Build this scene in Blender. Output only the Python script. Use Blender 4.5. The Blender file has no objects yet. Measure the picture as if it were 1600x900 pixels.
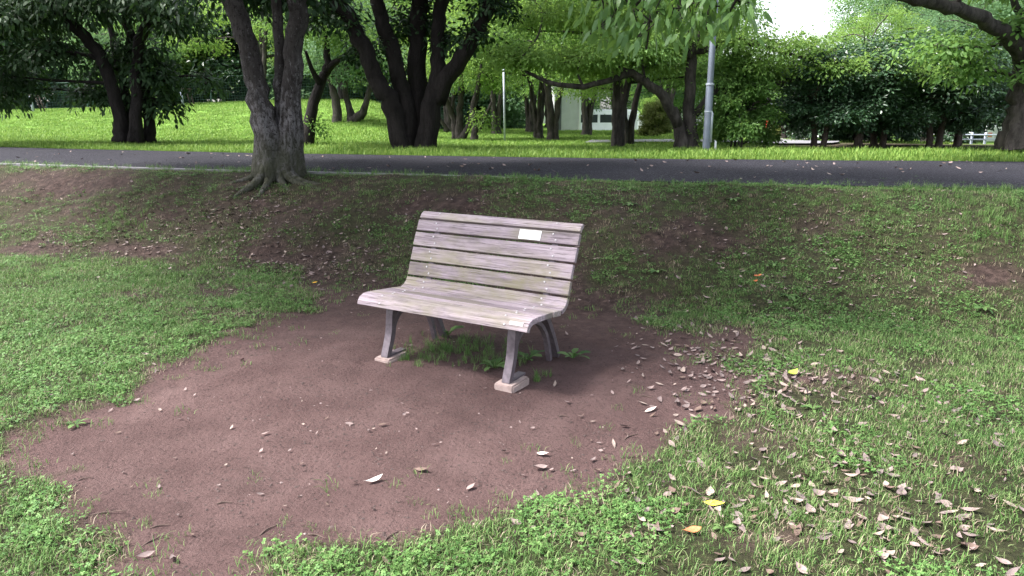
import bpy, bmesh, math, random
import numpy as np
from mathutils import Vector, Matrix

# ------------------------------------------------------------------ camera, sky, sun, exposure
SC = bpy.context.scene
COL = SC.collection
FPX, PITCH, CAMH = 1141.0, math.radians(13.38), 1.53          # focal length in photo pixels (1600 wide)
cam_data = bpy.data.cameras.new('camera')
cam_data.sensor_fit = 'HORIZONTAL'
cam_data.sensor_width = 36.0
cam_data.lens = FPX / 1600.0 * 36.0
cam_data.clip_start = 0.05
cam_data.clip_end = 3000.0
cam = bpy.data.objects.new('camera', cam_data)
cam.location = (0, 0, CAMH)
cam.rotation_euler = (math.radians(90) - PITCH, 0, 0)
COL.objects.link(cam)
SC.camera = cam

SUN_EL, SUN_AZ = math.radians(56), math.radians(-93)           # azimuth from +Y towards +X
world = bpy.data.worlds.new('World')
SC.world = world
world.use_nodes = True
wn = world.node_tree
wn.nodes.clear()
sky = wn.nodes.new('ShaderNodeTexSky')
sky.sky_type = 'NISHITA'
sky.sun_disc = False
sky.sun_elevation = SUN_EL
sky.sun_rotation = SUN_AZ
sky.air_density = 1.0
sky.dust_density = 3.0
sky.ozone_density = 1.0
hs = wn.nodes.new('ShaderNodeHueSaturation')
hs.inputs['Saturation'].default_value = 0.45
bg = wn.nodes.new('ShaderNodeBackground')
bg.inputs['Strength'].default_value = 0.11
wo = wn.nodes.new('ShaderNodeOutputWorld')
wn.links.new(sky.outputs[0], hs.inputs['Color'])
wn.links.new(hs.outputs[0], bg.inputs['Color'])
wn.links.new(bg.outputs[0], wo.inputs['Surface'])

sun_data = bpy.data.lights.new('sun', 'SUN')
sun_data.energy = 2.6
sun_data.angle = math.radians(12)
sun_data.color = (1.0, 0.975, 0.94)
sun = bpy.data.objects.new('sun', sun_data)
sdir = Vector((math.sin(SUN_AZ) * math.cos(SUN_EL), math.cos(SUN_AZ) * math.cos(SUN_EL), math.sin(SUN_EL)))
sun.rotation_euler = sdir.to_track_quat('Z', 'Y').to_euler()
sun.location = (0, 0, 30)
COL.objects.link(sun)

SC.view_settings.view_transform = 'Standard'
SC.view_settings.look = 'None'
SC.view_settings.gamma = 1.0
SC.view_settings.use_curve_mapping = False
SC.view_settings.exposure = 2.28
SC.cycles.max_bounces = 6
SC.cycles.diffuse_bounces = 4
SC.cycles.glossy_bounces = 2
SC.cycles.transmission_bounces = 3
SC.cycles.transparent_max_bounces = 4
SC.cycles.use_denoising = True
SC.cycles.caustics_reflective = False
SC.cycles.caustics_refractive = False

# ------------------------------------------------------------------ pixel <-> place helpers
CT, ST = math.cos(PITCH), math.sin(PITCH)

def ray(px, py):
    u, v = (px - 800) / FPX, -(py - 450) / FPX
    return np.array([u, CT + v * ST, -ST + v * CT])

def G(px, py, z):
    d = ray(px, py)
    return np.array([0, 0, CAMH]) + d * ((z - CAMH) / d[2])

def D(px, py, y):
    d = ray(px, py)
    return np.array([0, 0, CAMH]) + d * (y / d[1])

def to_px(x, y, z):
    zc = y * CT - (z - CAMH) * ST
    yc = y * ST + (z - CAMH) * CT
    zc = np.where(zc < 0.3, 0.3, zc)
    return 800 + FPX * x / zc, 450 - FPX * yc / zc

def sstep(a, b, x):
    t = np.clip((np.asarray(x, float) - a) / (b - a), 0, 1)
    return t * t * (3 - 2 * t)

def vnoise(x, y, s, seed=0):
    x, y = np.asarray(x, float) / s + seed * 17.3, np.asarray(y, float) / s - seed * 9.7
    xi, yi = np.floor(x), np.floor(y)
    fx, fy = x - xi, y - yi
    fx, fy = fx * fx * (3 - 2 * fx), fy * fy * (3 - 2 * fy)
    def hsh(a, b):
        q = np.sin(a * 127.1 + b * 311.7 + seed * 74.7) * 43758.5453
        return q - np.floor(q)
    return (hsh(xi, yi) * (1 - fx) + hsh(xi + 1, yi) * fx) * (1 - fy) + (hsh(xi, yi + 1) * (1 - fx) + hsh(xi + 1, yi + 1) * fx) * fy

def fbm(x, y, s, seed=0):
    return 0.55 * vnoise(x, y, s, seed) + 0.3 * vnoise(x, y, s / 2.1, seed + 1) + 0.15 * vnoise(x, y, s / 4.3, seed + 2)

# ------------------------------------------------------------------ terrain functions
NX = np.array([-60, -30, -7, -4, -2, -.45, 1.4, 3.6, 8, 14, 60.])
NY = np.array([27, 17.6, 10.85, 9.8, 9.25, 8.72, 8.1, 7.5, 6.4, 5.0, -6.])
FX = np.array([-60, -30, -12, -8, -4.75, .5, 4.2, 8, 14, 60.])
FY = np.array([32, 22.5, 16.9, 15.3, 14.0, 12.6, 12.0, 11.5, 10.3, -1.])
def near_y(x): return np.interp(x, NX, NY)
def far_y(x): return np.interp(x, FX, FY)

def H(x, y):
    x, y = np.asarray(x, float), np.asarray(y, float)
    v = y - near_y(x) + 0.25 * (vnoise(x, y, 1.6, 5) - .5) * (y < near_y(x) - .4)
    z = 0.80 * sstep(-2.65, -0.22, v)
    hill = 1.28 * sstep(15.5, 30, y + 0.2 * x) * sstep(-0.09, -0.20, x / np.maximum(y, 5)) * (1 - 0.34 * sstep(-0.25, -0.75, x / np.maximum(y, 5)))
    z = z + hill
    z = z - 1.0 * sstep(35, 45, y) * sstep(0.04, 0.1, x / np.maximum(y, 5)) - 0.5 * sstep(19, 30, y) * sstep(0.34, 0.42, x / np.maximum(y, 5))
    onpath = sstep(-.3, .0, v) * sstep(.3, 0, y - far_y(x))
    rough = (fbm(x, y, 0.9, 2) - .5) * 0.07 + (fbm(x, y, 0.22, 8) - .5) * 0.022
    bank = sstep(-2.6, -2.0, v) * sstep(0, -.3, v)
    rough = rough * (1 + 1.2 * bank)
    far = sstep(12, 20, y)
    return z + rough * (1 - onpath) * (1 - far) + far * (fbm(x, y, 5, 3) - .5) * 0.12

def Hs(x, y): return float(H(np.array([x]), np.array([y]))[0])

DIRT_PX = [(-140, 735), (0, 693), (120, 638), (200, 590), (300, 553), (365, 520), (440, 488), (490, 462), (540, 450), (620, 446), (700, 452),
           (880, 446), (960, 470), (1010, 510), (1090, 535), (1160, 565), (1185, 600), (1130, 645), (1050, 685), (960, 730), (870, 775),
           (800, 798), (700, 828), (640, 846), (560, 856), (480, 858), (400, 880), (330, 905), (220, 890), (215, 850), (140, 848),
           (115, 790), (55, 752), (0, 728), (-140, 752)]
DIRT = np.array([G(px, py, 0)[:2] for px, py in DIRT_PX])

def poly_sd(x, y, P):
    x, y = np.ravel(x), np.ravel(y)
    best = np.full(x.shape, 1e9)
    inside = np.zeros(x.shape, bool)
    n = len(P)
    for i in range(n):
        ax, ay = P[i]
        bx, by = P[(i + 1) % n]
        dx, dy = bx - ax, by - ay
        t = np.clip(((x - ax) * dx + (y - ay) * dy) / (dx * dx + dy * dy), 0, 1)
        best = np.minimum(best, np.hypot(x - ax - t * dx, y - ay - t * dy))
        c = ((ay > y) != (by > y)) & (x < (bx - ax) * (y - ay) / (by - ay + 1e-12) + ax)
        inside ^= c
    return np.where(inside, -best, best)

BARE = [(690, 320, 120, 24, .85), (1060, 365, 130, 42, .5), (300, 325, 260, 48, .55), (120, 285, 200, 30, .6), (470, 400, 170, 42, .5),
        (1560, 432, 60, 26, .85), (200, 390, 100, 16, .75), (1280, 345, 70, 26, .35), (560, 440, 110, 30, .75), (960, 480, 80, 42, .7),
        (1110, 535, 80, 34, .7), (1240, 590, 120, 16, .55), (1180, 680, 70, 22, .45), (1330, 800, 60, 14, .5), (330, 840, 120, 20, .55),
        (1150, 770, 50, 14, .5), (1480, 720, 60, 12, .4), (1200, 840, 60, 16, .45), (60, 390, 90, 16, .6), (700, 500, 160, 40, .2), (310, 470, 120, 30, .25)]

def bare(x, y, z):
    """0 = closed turf, 1 = bare earth"""
    x, y, z = np.ravel(x), np.ravel(y), np.ravel(z)
    sd = poly_sd(x, y, DIRT) + (fbm(x, y, .6, 11) - .5) * .55 + (fbm(x, y, .16, 4) - .5) * .38
    d = sstep(.10, -.06, sd)
    px, py = to_px(np.ravel(x), np.ravel(y), np.ravel(z))
    nz = fbm(x, y, .35, 21)
    for cx, cy, rx, ry, s in BARE:
        g = np.exp(-(((px - cx) / rx) ** 2 + ((py - cy) / ry) ** 2))
        d = np.maximum(d, np.clip(g * s * 1.5 + (nz - .5) * 1.6 * np.minimum(1, g * 2), 0, 1) * (np.ravel(y) < 12))
    v = np.ravel(y) - near_y(np.ravel(x))
    bank = sstep(-2.7, -2.1, v) * sstep(0.0, -.4, v)
    d = np.maximum(d, bank * np.clip((nz - .42) * 2.2, 0, .6) * (1 - .7 * sstep(950, 1250, px)))
    return d

# ------------------------------------------------------------------ mesh helpers
def link(o, parent=None):
    COL.objects.link(o)
    if parent is not None:
        o.parent = parent
    return o

def tag(o, label, cat, group=None):
    o['label'] = label
    o['category'] = cat
    if group:
        o['group'] = group
    return o

def empty(name, loc, label, cat, group=None, rz=0.0):
    o = bpy.data.objects.new(name, None)
    o.empty_display_size = 0.2
    o.location = [float(c) for c in loc]
    o.rotation_euler = (0, 0, rz)
    COL.objects.link(o)
    return tag(o, label, cat, group)

def np_mesh(name, verts, faces, mat=None, smooth=False, attr=None):
    """faces: list of int arrays of equal row length each"""
    me = bpy.data.meshes.new(name)
    verts = np.asarray(verts, np.float32)
    fl = [np.asarray(f, np.int32) for f in faces if len(f)]
    sizes = np.concatenate([np.full(len(f), f.shape[1], np.int32) for f in fl])
    loops = np.concatenate([f.ravel() for f in fl])
    me.vertices.add(len(verts))
    me.vertices.foreach_set('co', verts.ravel())
    me.loops.add(len(loops))
    me.loops.foreach_set('vertex_index', loops)
    me.polygons.add(len(sizes))
    starts = np.concatenate([[0], np.cumsum(sizes)[:-1]]).astype(np.int32)
    me.polygons.foreach_set('loop_start', starts)
    me.polygons.foreach_set('loop_total', sizes)
    me.polygons.foreach_set('use_smooth', np.full(len(sizes), smooth, bool))
    for k, a in (attr or {}).items():
        at = me.attributes.new(k, 'FLOAT', 'POINT')
        at.data.foreach_set('value', np.asarray(a, np.float32))
    me.update(calc_edges=True)
    me.validate()
    if mat:
        me.materials.append(mat)
    return me

def obj(name, me, parent=None, loc=None, kind=None):
    o = bpy.data.objects.new(name, me)
    if loc is not None:
        o.location = [float(c) for c in loc]
    link(o, parent)
    if kind:
        o['kind'] = kind
    return o

class MB:
    """collects verts / quads / tris into one mesh"""
    def __init__(s): s.v, s.q, s.t, s.n = [], [], [], 0
    def add(s, v, q=None, t=None):
        v = np.asarray(v, float)
        if q is not None and len(q): s.q.append(np.asarray(q) + s.n)
        if t is not None and len(t): s.t.append(np.asarray(t) + s.n)
        s.v.append(v); s.n += len(v)
    def box(s, c, size, rz=0.0, taper=1.0):
        x, y, z = [k / 2 for k in size]
        v = np.array([(a * x * (taper if k > 0 else 1), b * y * (taper if k > 0 else 1), k * z) for k in (-1, 1) for b in (-1, 1) for a in (-1, 1)])
        cr, sr = math.cos(rz), math.sin(rz)
        v = np.stack([v[:, 0] * cr - v[:, 1] * sr, v[:, 0] * sr + v[:, 1] * cr, v[:, 2]], 1) + np.asarray(c)
        s.add(v, [(0, 2, 3, 1), (4, 5, 7, 6), (0, 1, 5, 4), (2, 6, 7, 3), (0, 4, 6, 2), (1, 3, 7, 5)])
    def tube(s, pts, rad, seg=8, rough=0.0, rnd=None, cap=True, lobes=None):
        pts = np.asarray(pts, float); n = len(pts)
        rad = np.broadcast_to(np.asarray(rad, float), (n,))
        tan = np.gradient(pts, axis=0)
        tan /= np.linalg.norm(tan, axis=1)[:, None] + 1e-9
        ref = np.array([1., 0, 0]) if abs(tan[0][0]) < .8 else np.array([0, 1., 0])
        ang = np.arange(seg) * 2 * math.pi / seg
        vs = []
        ph = rnd.uniform(0, 6) if rnd else 0
        for i in range(n):
            a = ref - tan[i] * ref.dot(tan[i]); a /= np.linalg.norm(a) + 1e-9
            b = np.cross(tan[i], a); ref = a
            r = np.full(seg, rad[i])
            if rough and rnd:
                r = r * (1 + rough * np.array([rnd.uniform(-1, 1) for _ in range(seg)]))
            if lobes is not None:
                k, amp = lobes
                r = r * (1 + amp[i] * np.cos(k * ang + ph) + amp[i] * .5 * np.cos((k + 2) * ang + 2 * ph))
            vs.append(pts[i] + (a[None] * np.cos(ang)[:, None] + b[None] * np.sin(ang)[:, None]) * r[:, None])
        v = np.concatenate(vs)
        q = [(i * seg + j, i * seg + (j + 1) % seg, (i + 1) * seg + (j + 1) % seg, (i + 1) * seg + j) for i in range(n - 1) for j in range(seg)]
        t = []
        if cap:
            v = np.concatenate([v, pts[:1], pts[-1:]])
            t = [((j + 1) % seg, j, n * seg) for j in range(seg)] + [((n - 1) * seg + j, (n - 1) * seg + (j + 1) % seg, n * seg + 1) for j in range(seg)]
        s.add(v, q, t)
    def lathe(s, prof, c=(0, 0, 0), seg=16):
        pr = np.asarray(prof, float); n = len(pr)
        ang = np.arange(seg) * 2 * math.pi / seg
        v = np.concatenate([np.stack([r * np.cos(ang), r * np.sin(ang), np.full(seg, z)], 1) for r, z in pr]) + np.asarray(c)
        q = [(i * seg + j, i * seg + (j + 1) % seg, (i + 1) * seg + (j + 1) % seg, (i + 1) * seg + j) for i in range(n - 1) for j in range(seg)]
        s.add(v, q)
    def prism(s, poly, axis0, axis1):
        """poly: (d, z) outline; extruded along x from axis0 to axis1; outline is in local (x=axial, y=-d, z)"""
        n = len(poly)
        v = [(a, -d, z) for a in (axis0, axis1) for d, z in poly]
        s.add(v, [(i, (i + 1) % n, n + (i + 1) % n, n + i) for i in range(n)])
        return s
    def build(s, name, mat, parent=None, loc=None, smooth=False, kind=None):
        return obj(name, s.mesh(name, mat, smooth), parent, loc, kind)
    def mesh(s, name, mat, smooth=False):
        return np_mesh(name, np.concatenate(s.v), [np.concatenate(s.q) if s.q else [], np.concatenate(s.t) if s.t else []], mat, smooth)

def smooth_line(pts, rad, n):
    pts = np.asarray(pts, float); m = len(pts)
    t = np.linspace(0, m - 1, n)
    out = []
    for u in t:
        i = min(int(u), m - 2); f = u - i
        p0, p1, p2, p3 = pts[max(i - 1, 0)], pts[i], pts[i + 1], pts[min(i + 2, m - 1)]
        out.append(.5 * ((2 * p1) + (-p0 + p2) * f + (2 * p0 - 5 * p1 + 4 * p2 - p3) * f * f + (-p0 + 3 * p1 - 3 * p2 + p3) * f ** 3))
    return np.array(out), np.interp(t, np.arange(m), rad)

# ------------------------------------------------------------------ materials
def nmat(name):
    m = bpy.data.materials.new(name)
    m.use_nodes = True
    nt = m.node_tree
    nt.nodes.clear()
    out = nt.nodes.new('ShaderNodeOutputMaterial')
    b = nt.nodes.new('ShaderNodeBsdfPrincipled')
    nt.links.new(b.outputs[0], out.inputs['Surface'])
    return m, nt, b, out

def nd(nt, t, **kw):
    n = nt.nodes.new(t)
    for k, v in kw.items():
        if k in n.inputs: n.inputs[k].default_value = v
        else: setattr(n, k, v)
    return n

def noise(nt, vec, scale, detail=4, rough=.6):
    n = nd(nt, 'ShaderNodeTexNoise', Scale=scale, Detail=detail, Roughness=rough)
    if vec is not None: nt.links.new(vec, n.inputs['Vector'])
    return n.outputs['Fac']

def ramp(nt, fac, stops):
    r = nd(nt, 'ShaderNodeValToRGB')
    while len(r.color_ramp.elements) < len(stops): r.color_ramp.elements.new(.5)
    for e, (p, c) in zip(r.color_ramp.elements, stops):
        e.position = p
        e.color = (*c, 1) if len(c) == 3 else c
    nt.links.new(fac, r.inputs[0])
    return r.outputs[0]

def mix(nt, fac, a, b):
    m = nd(nt, 'ShaderNodeMix', data_type='RGBA')
    for s, v in ((m.inputs[0], fac), (m.inputs[6], a), (m.inputs[7], b)):
        if hasattr(v, 'links') or hasattr(v, 'node'): nt.links.new(v, s)
        elif isinstance(v, (int, float)): s.default_value = v
        else: s.default_value = (*v, 1)
    return m.outputs[2]

def math_n(nt, op, a, b=None):
    m = nd(nt, 'ShaderNodeMath', operation=op)
    for s, v in ((m.inputs[0], a), (m.inputs[1], b)):
        if v is None: continue
        if hasattr(v, 'node'): nt.links.new(v, s)
        else: s.default_value = v
    return m.outputs[0]

def bump(nt, b, h, strength=.5, dist=.01):
    n = nd(nt, 'ShaderNodeBump', Strength=strength, Distance=dist)
    nt.links.new(h, n.inputs['Height'])
    nt.links.new(n.outputs[0], b.inputs['Normal'])

def geo_pos(nt): return nd(nt, 'ShaderNodeNewGeometry').outputs['Position']
def obj_co(nt): return nd(nt, 'ShaderNodeTexCoord').outputs['Object']

def mapping(nt, vec, scale):
    m = nd(nt, 'ShaderNodeMapping')
    m.inputs['Scale'].default_value = scale
    nt.links.new(vec, m.inputs['Vector'])
    return m.outputs[0]

def plain(name, col, rough=.6, metal=0, var=.15, scale=8, bmp=.1):
    m, nt, b, _ = nmat(name)
    n = noise(nt, obj_co(nt), scale)
    c0, c1 = [k * (1 - var) for k in col], [min(1, k * (1 + var)) for k in col]
    nt.links.new(ramp(nt, n, [(.3, c0), (.7, c1)]), b.inputs['Base Color'])
    b.inputs['Roughness'].default_value = rough
    b.inputs['Metallic'].default_value = metal
    if bmp: bump(nt, b, noise(nt, obj_co(nt), scale * 6), bmp, .004)
    return m

def leaf_mat(name, dark, light, trans, tmix=.35, spec=.16, rough=.5, posvar=True):
    m, nt, b, out = nmat(name)
    at = nd(nt, 'ShaderNodeAttribute', attribute_name='v')
    fac = at.outputs['Fac']
    if posvar:
        fac = math_n(nt, 'ADD', math_n(nt, 'MULTIPLY', fac, .6), math_n(nt, 'MULTIPLY', noise(nt, geo_pos(nt), .6, 2), .45))
    c = ramp(nt, fac, [(.1, dark), (.9, light)])
    nt.links.new(c, b.inputs['Base Color'])
    b.inputs['Roughness'].default_value = rough
    b.inputs['Specular IOR Level'].default_value = spec
    tr = nd(nt, 'ShaderNodeBsdfTranslucent')
    tr.inputs['Color'].default_value = (*trans, 1)
    ms = nd(nt, 'ShaderNodeMixShader')
    ms.inputs[0].default_value = tmix
    nt.links.new(b.outputs[0], ms.inputs[1])
    nt.links.new(tr.outputs[0], ms.inputs[2])
    nt.links.new(ms.outputs[0], out.inputs['Surface'])
    return m

def bark_mat(name, dark, light, lichen=None, moss=0.0, scale=1.0):
    m, nt, b, _ = nmat(name)
    p = geo_pos(nt)
    n1 = noise(nt, mapping(nt, p, (9 * scale, 9 * scale, 3 * scale)), 1.0, 6, .65)
    c = ramp(nt, n1, [(.32, dark), (.68, light)])
    if lichen:
        n2 = noise(nt, mapping(nt, p, (1, 1, .35)), 22, 8, .8)
        zl = nd(nt, 'ShaderNodeSeparateXYZ'); nt.links.new(p, zl.inputs[0])
        ml = nd(nt, 'ShaderNodeMapRange'); nt.links.new(zl.outputs[2], ml.inputs[0]); ml.inputs[1].default_value, ml.inputs[2].default_value = 2.3, 1.4; ml.inputs[3].default_value, ml.inputs[4].default_value = -.03, .10
        c = mix(nt, ramp(nt, math_n(nt, 'ADD', n2, ml.outputs[0]), [(.54, (0, 0, 0)), (.66, (1, 1, 1))]), c, lichen)
        n3 = noise(nt, p, 23, 4, .7)
        c = mix(nt, ramp(nt, n3, [(.56, (0, 0, 0)), (.62, (1, 1, 1))]), c, dark)
    if moss:
        z = nd(nt, 'ShaderNodeSeparateXYZ'); nt.links.new(p, z.inputs[0])
        mr = nd(nt, 'ShaderNodeMapRange'); nt.links.new(z.outputs[2], mr.inputs[0])
        mr.inputs[1].default_value, mr.inputs[2].default_value = moss + .25, moss - .15
        f = math_n(nt, 'MULTIPLY', mr.outputs[0], ramp(nt, noise(nt, p, 7, 4), [(.3, (0.35,) * 3), (.5, (1,) * 3)]))
        c = mix(nt, math_n(nt, 'MULTIPLY', f, .8), c, (.050, .052, .030))
    nt.links.new(c, b.inputs['Base Color'])
    b.inputs['Roughness'].default_value = .85
    b.inputs['Specular IOR Level'].default_value = .2
    bump(nt, b, noise(nt, mapping(nt, p, (26 * scale, 26 * scale, 9 * scale)), 1.0, 5, .7), 1.0, .05)
    return m

# ground: bare earth to turf, driven by the 'bare' attribute of the sheet
def ground_mat():
    m, nt, b, _ = nmat('ground')
    p = geo_pos(nt)
    at = nd(nt, 'ShaderNodeAttribute', attribute_name='bare').outputs['Fac']
    lawn = nd(nt, 'ShaderNodeAttribute', attribute_name='lawn').outputs['Fac']
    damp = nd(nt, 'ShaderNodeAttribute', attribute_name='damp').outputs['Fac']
    earth = ramp(nt, noise(nt, p, 2.2, 8, .62), [(.28, (.068, .040, .038)), (.5, (.092, .056, .053)), (.72, (.120, .076, .072))])
    scuff = math_n(nt, 'MULTIPLY', ramp(nt, noise(nt, mapping(nt, p, (3.2, 4.5, 4)), 1.0, 9, .72), [(.50, (0,) * 3), (.60, (1,) * 3)]), ramp(nt, noise(nt, p, 1.3, 3, .6), [(.42, (0,) * 3), (.6, (.38,) * 3)]))
    earth = mix(nt, scuff, earth, (.046, .028, .026))
    earth = mix(nt, ramp(nt, noise(nt, p, 45, 6, .7), [(.33, (1, 1, 1)), (.45, (0, 0, 0))]), earth, (.040, .026, .024))
    earth = mix(nt, ramp(nt, noise(nt, p, 120, 3, .7), [(.62, (0, 0, 0)), (.72, (1, 1, 1))]), earth, (.17, .125, .115))
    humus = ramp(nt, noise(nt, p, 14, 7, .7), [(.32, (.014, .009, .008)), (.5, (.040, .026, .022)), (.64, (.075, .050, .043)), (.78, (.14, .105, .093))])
    earth = mix(nt, damp, earth, humus)  # dark humus, its tone also carrying the canopy shade
    turf = ramp(nt, noise(nt, p, 30, 6, .7), [(.3, (.014, .013, .008)), (.55, (.034, .036, .016)), (.75, (.075, .075, .038))])
    far = ramp(nt, noise(nt, mapping(nt, p, (3, 5, 5)), 1.0, 8, .7), [(.3, (.06, .125, .018)), (.55, (.12, .22, .035)), (.78, (.20, .30, .06))])
    turf = mix(nt, lawn, turf, far)
    c = mix(nt, at, turf, earth)
    nt.links.new(c, b.inputs['Base Color'])
    b.inputs['Roughness'].default_value = .95
    b.inputs['Specular IOR Level'].default_value = .15
    h = math_n(nt, 'ADD', noise(nt, p, 60, 6, .7), math_n(nt, 'MULTIPLY', noise(nt, p, 9, 4, .6), 1.5))
    bump(nt, b, h, 1.0, .02)
    return m

def asphalt_mat():
    m, nt, b, _ = nmat('asphalt')
    p = geo_pos(nt)
    c = ramp(nt, noise(nt, p, .9, 5), [(.3, (.009, .0085, .012)), (.7, (.017, .016, .022))])
    c = mix(nt, ramp(nt, noise(nt, p, 38, 5, .85), [(.52, (0, 0, 0)), (.66, (1, 1, 1))]), c, (.11, .105, .125))
    c = mix(nt, ramp(nt, noise(nt, p, 55, 3, .8), [(.36, (1, 1, 1)), (.46, (0, 0, 0))]), c, (.006, .006, .007))
    nt.links.new(c, b.inputs['Base Color'])
    b.inputs['Specular IOR Level'].default_value = .12
    b.inputs['Roughness'].default_value = .85
    bump(nt, b, noise(nt, p, 60, 4, .8), 1.0, .012)
    return m

def wood_mat():
    m, nt, b, _ = nmat('weathered_wood')
    tc = obj_co(nt)
    oi = nd(nt, 'ShaderNodeObjectInfo').outputs['Random']
    off = nd(nt, 'ShaderNodeVectorMath', operation='ADD')
    nt.links.new(tc, off.inputs[0])
    cx = nd(nt, 'ShaderNodeCombineXYZ'); nt.links.new(math_n(nt, 'MULTIPLY', oi, 40.), cx.inputs[0]); nt.links.new(math_n(nt, 'MULTIPLY', oi, 13.), cx.inputs[2])
    nt.links.new(cx.outputs[0], off.inputs[1])
    v = off.outputs[0]
    g1 = noise(nt, mapping(nt, v, (2.2, 60, 60)), 1.0, 6, .65)
    g2 = noise(nt, mapping(nt, v, (5, 210, 210)), 1.0, 4, .7)
    c = ramp(nt, g1, [(.28, (.18, .142, .160)), (.5, (.335, .272, .304)), (.75, (.47, .395, .432))])
    c = mix(nt, ramp(nt, g2, [(.36, (1, 1, 1)), (.46, (0, 0, 0))]), c, (.07, .055, .058))
    c = mix(nt, math_n(nt, 'MULTIPLY', ramp(nt, noise(nt, mapping(nt, v, (2.0, 4, 4)), 1.0, 4), [(.46, (0, 0, 0)), (.62, (1, 1, 1))]), .5), c, (.19, .18, .095))
    c = mix(nt, math_n(nt, 'MULTIPLY', ramp(nt, noise(nt, mapping(nt, v, (1.6, 3, 3)), 2.0, 4), [(.55, (0, 0, 0)), (.7, (1, 1, 1))]), .55), c, (.10, .082, .088))
    za = nd(nt, 'ShaderNodeSeparateXYZ'); nt.links.new(tc, za.inputs[0])
    ma = nd(nt, 'ShaderNodeMapRange'); nt.links.new(za.outputs[2], ma.inputs[0]); ma.inputs[1].default_value, ma.inputs[2].default_value = .70, .50
    mx = nd(nt, 'ShaderNodeMapRange'); nt.links.new(za.outputs[1], mx.inputs[0]); mx.inputs[1].default_value, mx.inputs[2].default_value = .0, .06
    alg = math_n(nt, 'MULTIPLY', math_n(nt, 'MULTIPLY', ma.outputs[0], mx.outputs[0]), ramp(nt, noise(nt, mapping(nt, tc, (2.6, 5, 5)), 1.0, 5, .7), [(.42, (0,) * 3), (.62, (.75,) * 3)]))
    c = mix(nt, alg, c, (.23, .215, .10))
    tone = nd(nt, 'ShaderNodeMapRange'); nt.links.new(oi, tone.inputs[0]); tone.inputs[3].default_value = .74; tone.inputs[4].default_value = 1.12
    hv = nd(nt, 'ShaderNodeHueSaturation'); nt.links.new(tone.outputs[0], hv.inputs['Value']); nt.links.new(c, hv.inputs['Color']); c = hv.outputs[0]
    nt.links.new(c, b.inputs['Base Color'])
    b.inputs['Roughness'].default_value = .8
    b.inputs['Specular IOR Level'].default_value = .25
    bump(nt, b, math_n(nt, 'ADD', g1, g2), .55, .004)
    return m

def blade_mat(name, c0, c1, c2, tmix=.3):
    m, nt, b, out = nmat(name)
    at = nd(nt, 'ShaderNodeAttribute', attribute_name='v').outputs['Fac']
    big = noise(nt, geo_pos(nt), 1.1, 3)
    f = math_n(nt, 'ADD', math_n(nt, 'MULTIPLY', at, .62), math_n(nt, 'MULTIPLY', big, .42))
    c = ramp(nt, f, [(.15, c0), (.5, c1), (.82, c2)])
    nt.links.new(c, b.inputs['Base Color'])
    b.inputs['Roughness'].default_value = .6
    b.inputs['Specular IOR Level'].default_value = .25
    tr = nd(nt, 'ShaderNodeBsdfTranslucent'); nt.links.new(c, tr.inputs['Color'])
    ms = nd(nt, 'ShaderNodeMixShader'); ms.inputs[0].default_value = tmix
    nt.links.new(b.outputs[0], ms.inputs[1]); nt.links.new(tr.outputs[0], ms.inputs[2]); nt.links.new(ms.outputs[0], out.inputs['Surface'])
    return m

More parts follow.
